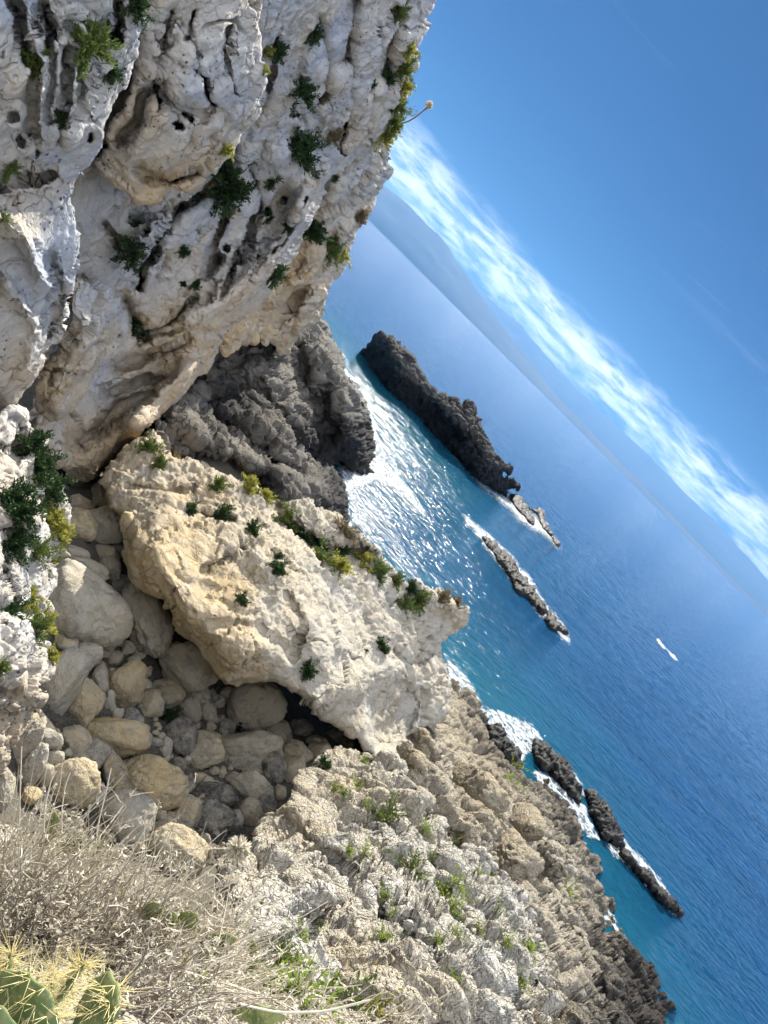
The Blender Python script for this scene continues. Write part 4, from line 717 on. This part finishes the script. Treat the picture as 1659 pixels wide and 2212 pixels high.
CLS = [ # x y r kind where
 (200, 92, 38, 'm', 'bushy green shrub with yellow tips high on the left face'), (80, 125, 24, 'm', 'slim leaning green shrub near the top left corner'), (246, 155, 18, 'd', 'small dark shrub right of the bushy yellow tipped one'), (133, 255, 15, 'd', 'tiny dark tuft in a flute of the left face'),
 (22, 362, 18, 'm', 'faded olive tuft at the left edge of the picture, upper one'), (300, 8, 24, 'd', 'dark shrub in the top of the long crack'), (655, 196, 27, 'd', 'round dark shrub alone on the upper rear face'), (702, 212, 12, 'b', 'small brown tuft beside the round dark shrub'),
 (680, 74, 16, 'd', 'dark tuft highest on the rear face'), (602, 108, 18, 'd', 'dark shrub tucked behind the buttress edge'), (648, 315, 42, 'd', 'large spreading green shrub in the middle of the rear face'), (722, 292, 16, 'b', 'grey brown tuft right of the large spreading shrub'), (500, 395, 44, 'd', 'largest dark shrub hanging under the buttress tip'),
 (466, 385, 26, 'b', 'dry grey bush left of the hanging dark shrub'), (488, 455, 28, 'b', 'dry wiry bush below the hanging dark shrub'), (495, 322, 15, 'y', 'yellow sunlit tuft on the buttress tip'), (578, 105, 13, 'y', 'yellow sunlit tuft on the upper buttress edge'), (574, 150, 8, 'y', 'tiny yellow tuft just below another on the buttress edge'),
 (675, 488, 32, 'd', 'dark shrub in the fold below the far shoulder'), (722, 536, 24, 'm', 'olive shrub on the silhouette above the sea'), (746, 550, 18, 'y', 'yellowish spiky plant on the silhouette against the sea'), (776, 470, 18, 'b', 'dry golden grass tuft on the silhouette at horizon height'), (288, 545, 28, 'd', 'green shrub beside the diagonal crack'),
 (398, 540, 12, 'd', 'small tuft right of the diagonal crack'), (296, 484, 13, 'd', 'dark tuft above the diagonal crack'), (286, 690, 30, 'd', 'dark shrub in the hollow of the lower cliff'), (597, 585, 22, 'd', 'dark shrub low on the rear face'), (590, 605, 14, 'd', 'small dark tuft hanging just under the low rear shrub'), (620, 490, 11, 'd', 'narrow green tuft on the pitted rear face'),
 (580, 466, 13, 'd', 'dark tuft left of the narrow green one'), (585, 396, 11, 'd', 'tiny tuft below the large spreading shrub'), (423, 611, 12, 'd', 'small green tuft under the pitted band'), (396, 612, 8, 'd', 'tiny dark tuft left of another under the pitted band'), (724, 385, 7, 'd', 'tiny tuft in the seam above the far shoulder'), (850, 262, 22, 'm', 'olive shrub on the skyline below the flower stalk'),
 (832, 292, 22, 'y', 'yellow green cushion on the skyline above the cloud'), (862, 232, 18, 'm', 'green shrub on the skyline above the flower stalk'), (872, 185, 20, 'y', 'golden shrub on the skyline, middle of the row'), (880, 140, 20, 'm', 'green golden shrub on the skyline, higher up'), (888, 108, 14, 'y', 'yellow tuft highest on the skyline'), (862, 22, 20, 'm', 'sparse green patch near the top edge of the cliff'),
 (835, 160, 18, 'd', 'blue green shrub just inside the skyline'), (806, 182, 8, 'd', 'tiny round tuft inside the skyline'), (72, 955, 34, 'd', 'dark shrub topping the green patch under the overhang'), (92, 1005, 34, 'd', 'dark shrub in the shade left of the overhang'), (110, 1050, 34, 'd', 'dark shrub against the pale knob left of the cove'), (28, 1060, 42, 'd', 'wide dark shrub at the left edge under the overhang'),
 (50, 1100, 40, 'd', 'dark shrub in the middle of the left green patch'), (120, 1110, 32, 'y', 'bright yellow green shrub glowing at the rim of the cliff foot'), (128, 1150, 26, 'y', 'glowing shrub hanging lower on the same rim'), (30, 1165, 42, 'd', 'dark green shrub below the wide one at the left edge'), (82, 1185, 28, 'm', 'green shrub at the bottom of the left patch'),
 (114, 1215, 12, 'y', 'small yellow tuft above the sunlit boulder'), (16, 1320, 34, 'd', 'dark shrub in the second hollow of the cliff foot'), (72, 1296, 26, 'y', 'yellow green shrub on the rim beside the sunlit boulder'), (104, 1335, 28, 'y', 'spiky yellow green shrub reaching over the cove'), (80, 1352, 26, 'm', 'green shrub under the spiky yellow one'), (110, 1415, 18, 'y', 'yellow tuft hanging above the smooth leaning boulder'), (4, 1442, 16, 'm', 'green tuft at the left edge of the picture, lower one'),
 (8, 470, 12, 'm', 'olive tuft at the left edge, halfway up the cliff')]
for (x, y, r, k, lab) in CLS: shrub(x, y, r, k, lab)
OUTS = [(326, 964, 20, 'm', 'green tuft at the top left end of the outcrop crest'), (346, 1002, 20, 'm', 'green tuft below the crest beginning of the outcrop'), (374, 985, 13, 'b', 'reddish dry tuft on the outcrop crest'), (470, 1048, 22, 'm', 'green cushion left on the outcrop crest'), (540, 1048, 24, 'y', 'yellow green cushion on the outcrop crest'),
 (578, 1072, 18, 'y', 'yellow green cushion right of a similar one on the crest'), (415, 1096, 15, 'd', 'dark tuft on the upper left of the outcrop'), (482, 1100, 20, 'd', 'dark cushion mid left on the outcrop'), (548, 1145, 22, 'd', 'dark shrub above the smooth tan face'), (624, 1118, 24, 'm', 'green shrub where the outcrop crest dips'), (652, 1150, 26, 'd', 'dark shrub starting the shaded grassy gully'),
 (690, 1172, 26, 'd', 'dark shrub in the middle of the shaded gully'), (735, 1190, 24, 'd', 'dark shrub ending the shaded gully'), (695, 1208, 30, 'm', 'bushy green shrub under the shaded gully'), (730, 1222, 28, 'y', 'sunlit bushy shrub right of the gully bush'), (785, 1216, 26, 'y', 'golden green shrub on the outcrop shoulder'), (820, 1232, 22, 'm', 'olive shrub on the crest before the dip'), (752, 1138, 22, 'b', 'golden dry shrub on the crest skyline'),
 (855, 1252, 20, 'm', 'olive shrub on the crest near the tip'), (892, 1268, 16, 'd', 'dark shrub with round leaves before the outcrop tip'), (905, 1292, 24, 'm', 'green shrub on the neck of the outcrop'), (878, 1305, 18, 'm', 'green shrub lower on the outcrop neck'), (958, 1292, 18, 'b', 'dry olive tuft on the outcrop tip'), (985, 1300, 12, 'b', 'smaller dry tuft at the very tip of the outcrop'),
 (602, 1226, 20, 'd', 'dark creeping shrub among the knobs of the outcrop'), (600, 1200, 14, 'd', 'small dark tuft above the creeping shrub'), (522, 1294, 16, 'd', 'dark tuft under the knobs of the outcrop'), (668, 1443, 21, 'd', 'isolated dark tuft low on the smooth outcrop face'), (825, 1395, 18, 'd', 'isolated green tuft on the right outcrop face'), (790, 1405, 7, 'd', 'tiny tuft left of the isolated right one'),
 (370, 1550, 20, 'd', 'dark green weeds among the boulders near the reddish one'), (514, 1562, 18, 'd', 'green weeds beside the beaked sandy boulder'), (700, 1645, 14, 'd', 'dark tuft where the terrace meets the cave')]
for (x, y, r, k, lab) in OUTS: shrub(x, y, r, k, lab)
TU = [(791, 1644, 10), (773, 1701, 14), (744, 1711, 10), (729, 1701, 8), (848, 1755, 26), (822, 1761, 13), (790, 1737, 10), (921, 1787, 12), (989, 1820, 14), (791, 1839, 14), (755, 1836, 10), (893, 1875, 26), (906, 1901, 16), (932, 1841, 10), (963, 1925, 20), (992, 1906, 16), (986, 1951, 18), (838, 1935, 13), (854, 1969, 8), (830, 2026, 18), (945, 2026, 11), (994, 2016, 12), (987, 2110, 12), (1036, 2003, 10), (695, 1995, 9), (653, 2013, 14), (1033, 1886, 12), (1113, 1649, 14), (1110, 1687, 13), (1227, 1919, 14), (1145, 2046, 15), (1098, 2030, 12), (1075, 1965, 12), (616, 2060, 24), (640, 2075, 18), (1135, 2120, 12)]
for (x, y, r) in TU: shrub(x, y, r, 'g' if r < 24 else 'm', 'bright green tuft rooted in the cracks of the rocky slope', 'plant', 'green tufts in the rocky slope', 'rock_plant', 240)

# ============================================================ foreground plants
def near_hit(x, y, D=None):
    h0 = hit(x, y); return h0[0] if h0 else at(x, y, D or 5)
def twig_bush(spots, n, L, rad, seed, label, mat=M_TWIG, lean=(.15, .0, 1.0), spread=.45, bits=2.0, width=.0048):
    rs = np.random.RandomState(seed); base = []
    for (x, y, s) in spots:
        for k in range(4): base.append(near_hit(x+rs.uniform(-s, s), y+rs.uniform(-s, s)*.6))
    base = np.array(base); c = base.mean(0); root = empty('dry_bush', c)
    bi = rs.randint(0, len(base), n); B0 = base[bi]+rs.normal(size=(n, 3))*rad*.35*np.array([1, 1, .4])
    d = norm(np.array(lean)+rs.normal(size=(n, 3))*spread); ln = L*rs.uniform(.45, 1.1, n); K = 6; ts = np.linspace(0, 1, K)
    crv = rs.normal(size=(n, 3))*.22; jit = rs.normal(size=(n, K, 3))*.018; jit[:, 0] = 0
    PL = B0[:, None]+d[:, None]*(ln[:, None]*ts)[..., None]+crv[:, None]*(ln[:, None]*ts**2)[..., None]+jit*ln[:, None, None]*1.2
    V, q = tubes(PL-c, width*rs.uniform(.7, 1.5, (n, 1))*(1-.65*ts)[None]); o = mesh_np('stems', V, [q], mat, root); o['kind'] = 'stuff'
    # side twiglets
    m_ = int(n*2.6); ti = rs.randint(0, n, m_); tk = rs.randint(1, K, m_); P0 = PL[ti, tk]; dd = norm(d[ti]*.7+rs.normal(size=(m_, 3))*.6); l2 = ln[ti]*rs.uniform(.06, .22, m_); t3 = np.linspace(0, 1, 3)
    PL2 = P0[:, None]+dd[:, None]*(l2[:, None]*t3)[..., None]+rs.normal(size=(m_, 3, 3))*.004
    V, q = tubes(PL2-c, width*.7*(1-.5*t3)[None].repeat(m_, 0)); mesh_np('twigs', V, [q], M_TWIG, root)['kind'] = 'stuff'
    nb = int(n*bits*2.2); ti = rs.randint(0, m_, nb); P3 = PL2[ti, rs.randint(0, 3, nb)]
    V, q, tr = blades(P3-c, norm(rs.normal(size=(nb, 3))+np.array([0, 0, .5])), rs.uniform(.012, .034, nb), rs.uniform(.006, .014, nb), rs); mesh_np('dry_leaf', V, [q, tr], ML_DRY, root)['kind'] = 'stuff'
    tag(root, label, 'dry bush'); return root
ML_DRY = leaf_mat('bleached_leaves', (.45, .40, .30), (.82, .77, .64), .4)
twig_bush([(10, 1900, 40), (60, 1930, 40)], 210, .62, .30, 1, 'bleached dry bush filling the left edge below the cliff foot')
twig_bush([(130, 1960, 40), (190, 1960, 40)], 210, .62, .30, 2, 'tall bleached dry bush in front of the round grey boulder')
twig_bush([(270, 2010, 40), (320, 2020, 40)], 210, .55, .30, 3, 'pale dry bush in the middle of the foreground thicket')
twig_bush([(390, 2070, 35), (440, 2090, 35)], 180, .48, .25, 4, 'dry bush thinning out before the knobbly knoll')
twig_bush([(60, 2020, 40), (20, 2060, 40)], 220, .42, .25, 5, 'dense grey brown bush above the cactus pad', M_TWIGD)
twig_bush([(170, 2060, 40), (240, 2080, 40)], 230, .42, .26, 6, 'dense twiggy bush behind the yellow spines', M_TWIGD)
twig_bush([(330, 2110, 40), (390, 2140, 40)], 210, .40, .24, 7, 'leaning dry bush right of the folded cactus pad', M_TWIG, lean=(.6, .3, .9))
twig_bush([(470, 2150, 40), (540, 2180, 40)], 110, .30, .22, 8, 'low dry bush among the yellow flowers', M_TWIG, lean=(.5, .2, .8))
twig_bush([(290, 2180, 35), (360, 2210, 35)], 200, .28, .2, 9, 'scruffy grey bush along the bottom edge', M_TWIGD, lean=(.5, .2, .8))
twig_bush([(640, 2200, 40), (740, 2215, 40), (840, 2225, 30)], 90, .34, .25, 10, 'sparse straw coloured bush at the bottom centre', M_TWIG, spread=.35)
# tall lone stalks above the thicket
# prickly pears
def pad_mat():
    m, t, b = nt('cactus_skin'); geo = N(t, 'ShaderNodeNewGeometry'); c = mix(t, maprange(t, noise(t, geo.outputs['Position'], 14, 4), .4, .62), (.10, .15, .05), (.24, .27, .10)); c = mix(t, maprange(t, noise(t, geo.outputs['Position'], 60, 3), .52, .66, 0, .7), c, (.36, .33, .16))
    t.links.new(c, b.inputs['Base Color']); b.inputs['Roughness'].default_value = .62; b.inputs['Subsurface Weight'].default_value = 0.0; return m
M_PAD = pad_mat(); M_SPINE = wood_mat('cactus_spine', (.70, .58, .22), (.85, .74, .42))
def cactus(pads, label, spine_len=.05, nsp=34):
    """pads: x, y, D, half width px, half height px, tilt deg, yaw deg"""
    root = None
    for j, (x, y, D, w, h_, tilt, yaw) in enumerate(pads):
        if D is None: D = np.linalg.norm(near_hit(x, y)-CAM)-.15
        c = at(x, y, D)
        if root is None: root = empty('prickly_pear', c)
        v, f = icos(4); rs = np.random.RandomState(j+int(abs(x))); W, Hh = w*px(D), h_*px(D)
        V = v.copy(); V[:, 0] *= 1+.22*V[:, 1]; bump_ = 1+.05*np.sin(np.arctan2(V[:, 1], V[:, 0])*9)*(1-V[:, 2]**2); V = V*np.array([W, Hh, .10*(W+Hh)])*bump_[:, None]; V[:, 2] += .10*W*np.sin(V[:, 0]/W*2)
        a, yw = math.radians(tilt), math.radians(yaw); xa = IR*math.cos(a)+ID*math.sin(a); ya = IR*math.sin(a)-ID*math.cos(a); za = np.cross(xa, ya)
        xa2 = xa*math.cos(yw)+za*math.sin(yw); za2 = np.cross(xa2, ya); M = np.stack([xa2, ya, za2], 1); V = V@M.T
        pad = mesh_np('pad', V+c-np.array(root.location), [f], M_PAD, root)
        # spines in clusters over both faces and the rim
        vn = norm(v*np.array([1/W, 1/Hh, 1/(.10*(W+Hh))]))@M.T; ii = rs.choice(len(v), nsp, replace=False); P, Dd = [], []
        for i in ii:
            for q in range(4): P.append(V[i]+c-np.array(root.location)); Dd.append(norm(vn[i]+rs.normal(size=3)*.45))
        P, Dd = np.array(P), np.array(Dd); t3 = np.linspace(0, 1, 3); ln = spine_len*rs.uniform(.5, 1.3, len(P)); PL = P[:, None]+Dd[:, None]*(ln[:, None]*t3)[..., None]
        Vt, q = tubes(PL, spine_len*.016*(1.15-t3)[None].repeat(len(P), 0)); mesh_np('spines', Vt, [q], M_SPINE, pad)['kind'] = 'stuff'
    tag(root, label, 'cactus'); return root
cactus([(48, 2200, 1.5, 70, 76, 5, 15), (-25, 2245, 1.45, 50, 60, -10, 0)], 'large green prickly pear pad in the bottom left corner', .045, 30)
cactus([(205, 2190, 1.75, 50, 62, 40, 40), (150, 2125, 1.9, 13, 48, 35, 60)], 'folded olive prickly pear pad right of the corner pad', .055, 60)
cactus([(105, 2150, 2.1, 26, 34, 20, 50), (15, 2110, 2.2, 16, 40, 10, 60)], 'dry yellow spined cactus tangle behind the corner pad', .065, 70)
cactus([(105, 1800, 5.6, 16, 42, 25, 30), (160, 1830, 5.7, 34, 24, -10, 20), (215, 1845, 5.6, 14, 24, 20, 40)], 'prickly pear with thin pads rising above the twigs at left', .05, 50)
cactus([(325, 1970, 4.6, 34, 17, -35, 20), (365, 1985, 4.6, 22, 17, -30, 20), (405, 1990, 4.6, 30, 20, -35, 20)], 'shaded prickly pear pads in the gap of the thicket', .04, 24)
cactus([(470, 2035, 5.0, 40, 15, -25, 20), (500, 2025, 5.0, 14, 10, -10, 30), (440, 2070, 4.9, 22, 20, 0, 20), (545, 2075, 5.2, 12, 36, 5, 30)], 'yellow green prickly pear arm reaching right toward the rocks', .035, 30)
cactus([(560, 2195, 4.2, 50, 20, -5, 10)], 'grey green prickly pear pad along the bottom edge', .035, 30)
# leafy plants with yellow flowers
for (x, y, r, k, lab) in [(395, 2150, 32, 'y', 'vivid yellow flowering tuft beside the leaning dry bush'), (345, 2145, 14, 'y', 'small yellow flowering sprig left of the vivid tuft'), (600, 2125, 40, 'g', 'bright green leafy clump under the knoll'), (650, 2140, 44, 'g', 'yellow green leafy clump at the bottom centre'), (700, 2155, 38, 'g', 'leafy clump with yellow buds right of the bottom centre'), (760, 2170, 36, 'm', 'olive tuft of herbs on the bottom slope'),
   (800, 2190, 34, 'y', 'yellow dotted herb clump near the bottom edge'), (560, 2110, 18, 'm', 'small green herb left of the leafy clumps'), (110, 1960, 20, 'm', 'green sprout inside the left dry bush'), (250, 1960, 24, 'y', 'yellow green sprig inside the tall bleached bush'), (60, 1990, 26, 'g', 'fresh green sprig at the left edge above the cactus'), (330, 2040, 24, 'g', 'fresh green sprig in the middle of the thicket'), (450, 2100, 22, 'y', 'yellow green sprig at the right end of the thicket'), (860, 2200, 24, 'b', 'straw coloured grass tuft right of the herbs'), (500, 2120, 16, 'g', 'green sprout beside the low dry bush')]:
    shrub(x, y, r, k, lab, 'herb', None, 'flowering_herb', 300)
# bare stalks
def stalk(pts, D, r0, label, head=None, mat=M_TWIG, name='dry_stalk'):
    P = np.array([at(x, y, D+dd_) for (x, y, dd_) in pts]); root = empty(name, P[0])
    tt = np.linspace(0, len(P)-1, 18); PL = np.stack([np.interp(tt, np.arange(len(P)), P[:, k]) for k in range(3)], 1); 
    for _ in range(2): PL[1:-1] = (PL[:-2]+PL[1:-1]*2+PL[2:])/4
    V, q = tubes((PL-P[0])[None], np.full((1, 18), r0)); mesh_np('stem', V, [q], mat, root)
    if head:
        rs = np.random.RandomState(3); n = 240; d = norm(rs.normal(size=(n, 3))); e = P[-1]-P[0]
        V, q, tr = blades(e+d*head*.35, norm(d+.3*rs.normal(size=(n, 3))), np.full(n, head*.7), np.full(n, head*.22), rs); mesh_np('flower_head', V, [q, tr], ML_DRY, root)
    tag(root, label, 'stalk'); return root
stalk([(470, 2045, 0), (490, 1950, .1), (500, 1890, .1), (515, 1835, .1)], 4.9, .006, 'dried stalk with a round papery seed head before the knoll', .085, name='seed_head')
stalk([(360, 1935, 0), (385, 1915, 0), (410, 1890, 0), (420, 1870, 0), (415, 1855, 0)], 5.0, .005, 'curved bare yellowish stalk bending over the cove')
stalk([(858, 268, 0), (885, 262, 0), (905, 247, 0), (918, 236, 0), (927, 227, 0)], 42.3, .045, 'lone flower stalk leaning out from the skyline of the cliff', .22, M_STEM)
stalk([(520, 2170, 0), (600, 2188, 0), (700, 2186, 0), (800, 2160, 0)], 4.0, .006, 'long pale arching stem lying across the bottom herbs')
stalk([(95, 1800, 0), (97, 1740, 0), (112, 1680, 0), (122, 1665, 0)], 5.2, .006, 'tall bare stalk with a bent tip in front of the brown cracked boulder')
stalk([(135, 1810, 0), (133, 1760, 0), (140, 1700, 0), (152, 1668, 0)], 5.2, .005, 'second bare stalk right of the bent tipped one')
stalk([(205, 1850, 0), (212, 1780, 0), (232, 1700, 0), (240, 1660, 0)], 5.2, .006, 'tall branching stalk in front of the knobbly yellow grey boulder')
stalk([(42, 1780, 0), (44, 1700, 0), (46, 1640, 0), (47, 1612, 0)], 5.4, .005, 'thin straight stalk crossing the sunlit white oblong boulder')
stalk([(240, 1930, 0), (280, 1850, 0), (320, 1780, 0), (330, 1765, 0)], 5.2, .005, 'slanting stalk crossing the round grey boulder')

# ============================================================ surf
m, t, b = nt('sea_foam'); M_FOAM = m; geo = N(t, 'ShaderNodeNewGeometry'); e = N(t, 'ShaderNodeAttribute', attribute_name='edge').outputs['Fac']
b.inputs['Base Color'].default_value = (.60, .65, .68, 1); b.inputs['Roughness'].default_value = .6
n1 = noise(t, mapv(t, geo.outputs['Position'], .8, 1.3), 1.6, 8, .75, 1.0); n2 = noise(t, geo.outputs['Position'], 5, 5, .7)
a = math_(t, 'ADD', math_(t, 'MINIMUM', e, .72), math_(t, 'ADD', math_(t, 'MULTIPLY', math_(t, 'SUBTRACT', n1, .5), 3.4), math_(t, 'MULTIPLY', math_(t, 'SUBTRACT', n2, .5), 1.3)))
al = maprange(t, a, .28, .95, 0, .92); t.links.new(al, b.inputs['Alpha'])
bp = N(t, 'ShaderNodeBump'); bp.inputs['Distance'].default_value = .2; t.links.new(n2, bp.inputs['Height']); t.links.new(bp.outputs[0], b.inputs['Normal'])
FO = [([(1034, 1522), (1060, 1528), (1110, 1542), (1150, 1560), (1200, 1620), (1240, 1660), (1275, 1712), (1262, 1740), (1235, 1700), (1180, 1650), (1145, 1630), (1120, 1660), (1090, 1625), (1060, 1590), (1030, 1550)], 1.0), ([(1150, 1655), (1180, 1668), (1240, 1715), (1268, 1735), (1285, 1780), (1310, 1825), (1275, 1815), (1240, 1790), (1215, 1760), (1185, 1715), (1150, 1685)], 1.1),
      ([(1255, 1690), (1290, 1710), (1330, 1760), (1360, 1820), (1400, 1860), (1440, 1910), (1480, 1990), (1450, 1980), (1390, 1915), (1335, 1860), (1300, 1820), (1340, 1800), (1300, 1735)], .9), ([(1268, 1925), (1295, 1935), (1330, 1975), (1365, 2050), (1340, 2045), (1300, 1985), (1280, 1950)], .75),
      ([(990, 1105), (1020, 1118), (1075, 1165), (1130, 1225), (1165, 1270), (1195, 1315), (1222, 1350), (1245, 1398), (1210, 1385), (1165, 1335), (1130, 1290), (1090, 1245), (1060, 1205), (1035, 1170), (1005, 1140)], .95), ([(735, 780), (765, 820), (795, 860), (818, 925), (815, 960), (795, 960), (775, 880), (745, 820)], 1.0),
      ([(725, 1010), (760, 985), (800, 950), (830, 985), (875, 1035), (918, 1095), (925, 1125), (890, 1105), (850, 1065), (810, 1045), (770, 1060), (750, 1105), (740, 1060)], .8), ([(955, 1400), (985, 1430), (1030, 1480), (1060, 1530), (1040, 1540), (1000, 1510), (960, 1480)], .8),
      ([(950, 945), (1000, 995), (1045, 1040), (1100, 1070), (1130, 1080), (1165, 1110), (1200, 1150), (1225, 1195), (1190, 1180), (1130, 1140), (1080, 1095), (1030, 1050), (985, 1000)], .62), ([(1400, 1358), (1425, 1378), (1470, 1428), (1455, 1428), (1420, 1392)], .85), ([(740, 1095), (790, 1120), (830, 1180), (800, 1170), (760, 1130)], .5)]
fp = []
for k, (poly, st) in enumerate(FO):
    P = rough(poly, 5, 2, k+400); x0, y0 = P.min(0); x1, y1 = P.max(0); xs = np.arange(x0-3, x1+3, 3.0); ys = np.arange(y0-3, y1+3, 3.0); X, Y = np.meshgrid(xs, ys); ins = inside(P, X, Y)
    q = ins[:-1, :-1] & ins[1:, :-1] & ins[:-1, 1:] & ins[1:, 1:]; idx = np.arange(X.size).reshape(X.shape)
    fa = np.stack([idx[:-1, :-1][q], idx[1:, :-1][q], idx[1:, 1:][q], idx[:-1, 1:][q]], 1)[:, ::-1]; u = np.unique(fa); rm = np.full(X.size, -1); rm[u] = np.arange(len(u)); fa = rm[fa]; st *= 1.25
    xf, yf = X.ravel()[u], Y.ravel()[u]; d, _, _ = segdist(P, xf, yf); r_ = rays(xf, yf); V = CAM+r_*((.06-H)/r_[:, 2])[:, None]
    V[:, 2] += .10*np.clip(fbm(V*.9, 3, 500), -1, 1)*np.clip(d/10, 0, 1)+.05*np.clip(d/10, 0, 1)
    o = mesh_np('sea_foam', V, [fa], M_FOAM, attrs={'edge': np.clip(d/min(16, d.max()*.75), 0, 1)*st}); tag(o, kind='stuff')
    # droplets thrown up
# ============================================================ air
m = bpy.data.materials.new('air'); m.use_nodes = True; t = m.node_tree; t.nodes.remove(t.nodes['Principled BSDF']); pv = N(t, 'ShaderNodeVolumePrincipled'); pv.inputs['Color'].default_value = (.18, .42, .86, 1); pv.inputs['Density'].default_value = 3.6e-5; pv.inputs['Anisotropy'].default_value = .3
t.links.new(pv.outputs[0], t.nodes['Material Output'].inputs['Volume'])
hb = np.array([(x, y, z) for x in (-42000, 42000) for y in (-3000, 42000) for z in (-12., 2300.)]); hf = np.array([(0, 1, 3, 2), (4, 6, 7, 5), (0, 4, 5, 1), (2, 3, 7, 6), (0, 2, 6, 4), (1, 5, 7, 3)])
tag(mesh_np('haze', hb, [hf], m, smooth=False), kind='stuff')
# ============================================================ world, sun, camera
w = bpy.data.worlds.new('World'); SC.world = w; w.use_nodes = True; t = w.node_tree; bg = t.nodes['Background']; L = t.links
sky = N(t, 'ShaderNodeTexSky'); sky.sky_type = 'NISHITA'; sky.sun_disc = False; sky.sun_elevation = SUN_EL; sky.sun_rotation = SUN_AZ; sky.air_density = 1.0; sky.dust_density = .3; sky.ozone_density = 3.0; sky.altitude = 20
tc = N(t, 'ShaderNodeTexCoord'); sp = N(t, 'ShaderNodeSeparateXYZ'); L.new(tc.outputs['Generated'], sp.inputs[0]); X_, Y_, Z_ = sp.outputs
azn = math_(t, 'ARCTAN2', X_, Y_); el = math_(t, 'ARCSINE', Z_)
hs = N(t, 'ShaderNodeHueSaturation'); hs.inputs['Saturation'].default_value = 1.25; hs.inputs['Value'].default_value = SKYV if 'SKYV' in globals() else .75; L.new(sky.outputs[0], hs.inputs['Color'])
def cv3(a, b_, c_=0.0):
    n = N(t, 'ShaderNodeCombineXYZ')
    for s, v in zip(n.inputs, (a, b_, c_)):
        if isinstance(v, bpy.types.NodeSocket): L.new(v, s)
        else: s.default_value = v
    return n.outputs[0]
sky_c = mix(t, 1.0, hs.outputs[0], (.002, .076, .165), 'MULTIPLY')
# cloud bank low over the horizon, drawn out along it
el2 = math_(t, 'ADD', el, math_(t, 'MULTIPLY', azn, .012))
nv = cv3(math_(t, 'MULTIPLY', azn, 9), math_(t, 'MULTIPLY', el2, 38)); nA = noise(t, nv, 1.0, 10, .64, .25)
nb = noise(t, cv3(math_(t, 'MULTIPLY', azn, 2.2), math_(t, 'MULTIPLY', el2, 9), 4.0), 1.0, 3, .5)
wlo = maprange(t, math_(t, 'ADD', el2, math_(t, 'MULTIPLY', math_(t, 'SUBTRACT', nA, .5), .05)), .020, .052)
top = math_(t, 'ADD', .098, math_(t, 'MULTIPLY', math_(t, 'SUBTRACT', nb, .5), .06))
whi = maprange(t, math_(t, 'SUBTRACT', top, math_(t, 'ADD', el2, math_(t, 'MULTIPLY', math_(t, 'SUBTRACT', nA, .5), .07))), -.012, .03)
band = math_(t, 'MULTIPLY', math_(t, 'MULTIPLY', wlo, whi), maprange(t, nA, .34, .50))
band = math_(t, 'MULTIPLY', band, maprange(t, nb, .22, .42))
bright = maprange(t, noise(t, cv3(math_(t, 'MULTIPLY', azn, 14), math_(t, 'MULTIPLY', el2, 60), 2.0), 1.0, 9, .64, .3), .35, .65)
cc = mix(t, bright, (1.3, 2.0, 2.8), (9.2, 9.0, 8.4))
c1 = mix(t, band, sky_c, cc)
# thin wisps higher up
wi = noise(t, cv3(math_(t, 'MULTIPLY', azn, 3), math_(t, 'MULTIPLY', el, 16), 9.0), 1.0, 6, .6, 1.2); c1 = mix(t, math_(t, 'MULTIPLY', maprange(t, wi, .60, .8, 0, .07), maprange(t, el, .1, .2)), c1, (7, 7.5, 8))
# unseen white clouds behind and above the viewer, added as fill light
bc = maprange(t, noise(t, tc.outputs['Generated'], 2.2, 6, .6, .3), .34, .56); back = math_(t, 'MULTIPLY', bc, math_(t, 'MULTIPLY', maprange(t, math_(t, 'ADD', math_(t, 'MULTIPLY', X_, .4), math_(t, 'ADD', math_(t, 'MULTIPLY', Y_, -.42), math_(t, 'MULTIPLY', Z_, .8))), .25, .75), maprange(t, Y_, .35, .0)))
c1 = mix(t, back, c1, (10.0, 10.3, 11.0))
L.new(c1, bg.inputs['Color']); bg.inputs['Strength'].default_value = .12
sl = bpy.data.lights.new('sun', 'SUN'); so = bpy.data.objects.new('sun', sl); COL.objects.link(so); sl.energy = 5.0; sl.angle = math.radians(.53); sl.color = (1, .94, .82)
sd = Vector((math.sin(SUN_AZ)*math.cos(SUN_EL), math.cos(SUN_AZ)*math.cos(SUN_EL), math.sin(SUN_EL))); so.rotation_euler = sd.to_track_quat('Z', 'Y').to_euler(); so.location = (0, 0, 60)
cd = bpy.data.cameras.new('camera'); co = bpy.data.objects.new('camera', cd); COL.objects.link(co); SC.camera = co
Xc, Yc, Zc = IR, -ID, -fw
co.matrix_world = Matrix(((Xc[0], Yc[0], Zc[0], 0), (Xc[1], Yc[1], Zc[1], 0), (Xc[2], Yc[2], Zc[2], H), (0, 0, 0, 1)))
cd.sensor_fit = 'VERTICAL'; cd.sensor_height = 24; cd.lens = 24*F/1024; cd.clip_start = .05; cd.clip_end = 120000
vs = SC.view_settings; vs.view_transform = 'Standard'; vs.look = 'None'; vs.exposure = 1.1; vs.gamma = 1; vs.use_curve_mapping = False
SC.render.engine = 'CYCLES'; cy = SC.cycles; cy.use_denoising = True; cy.adaptive_threshold = .05; cy.max_bounces = 4; cy.diffuse_bounces = 2; cy.glossy_bounces = 3; cy.transmission_bounces = 3; cy.transparent_max_bounces = 8; cy.sample_clamp_indirect = 6; cy.caustics_reflective = False; cy.caustics_refractive = False
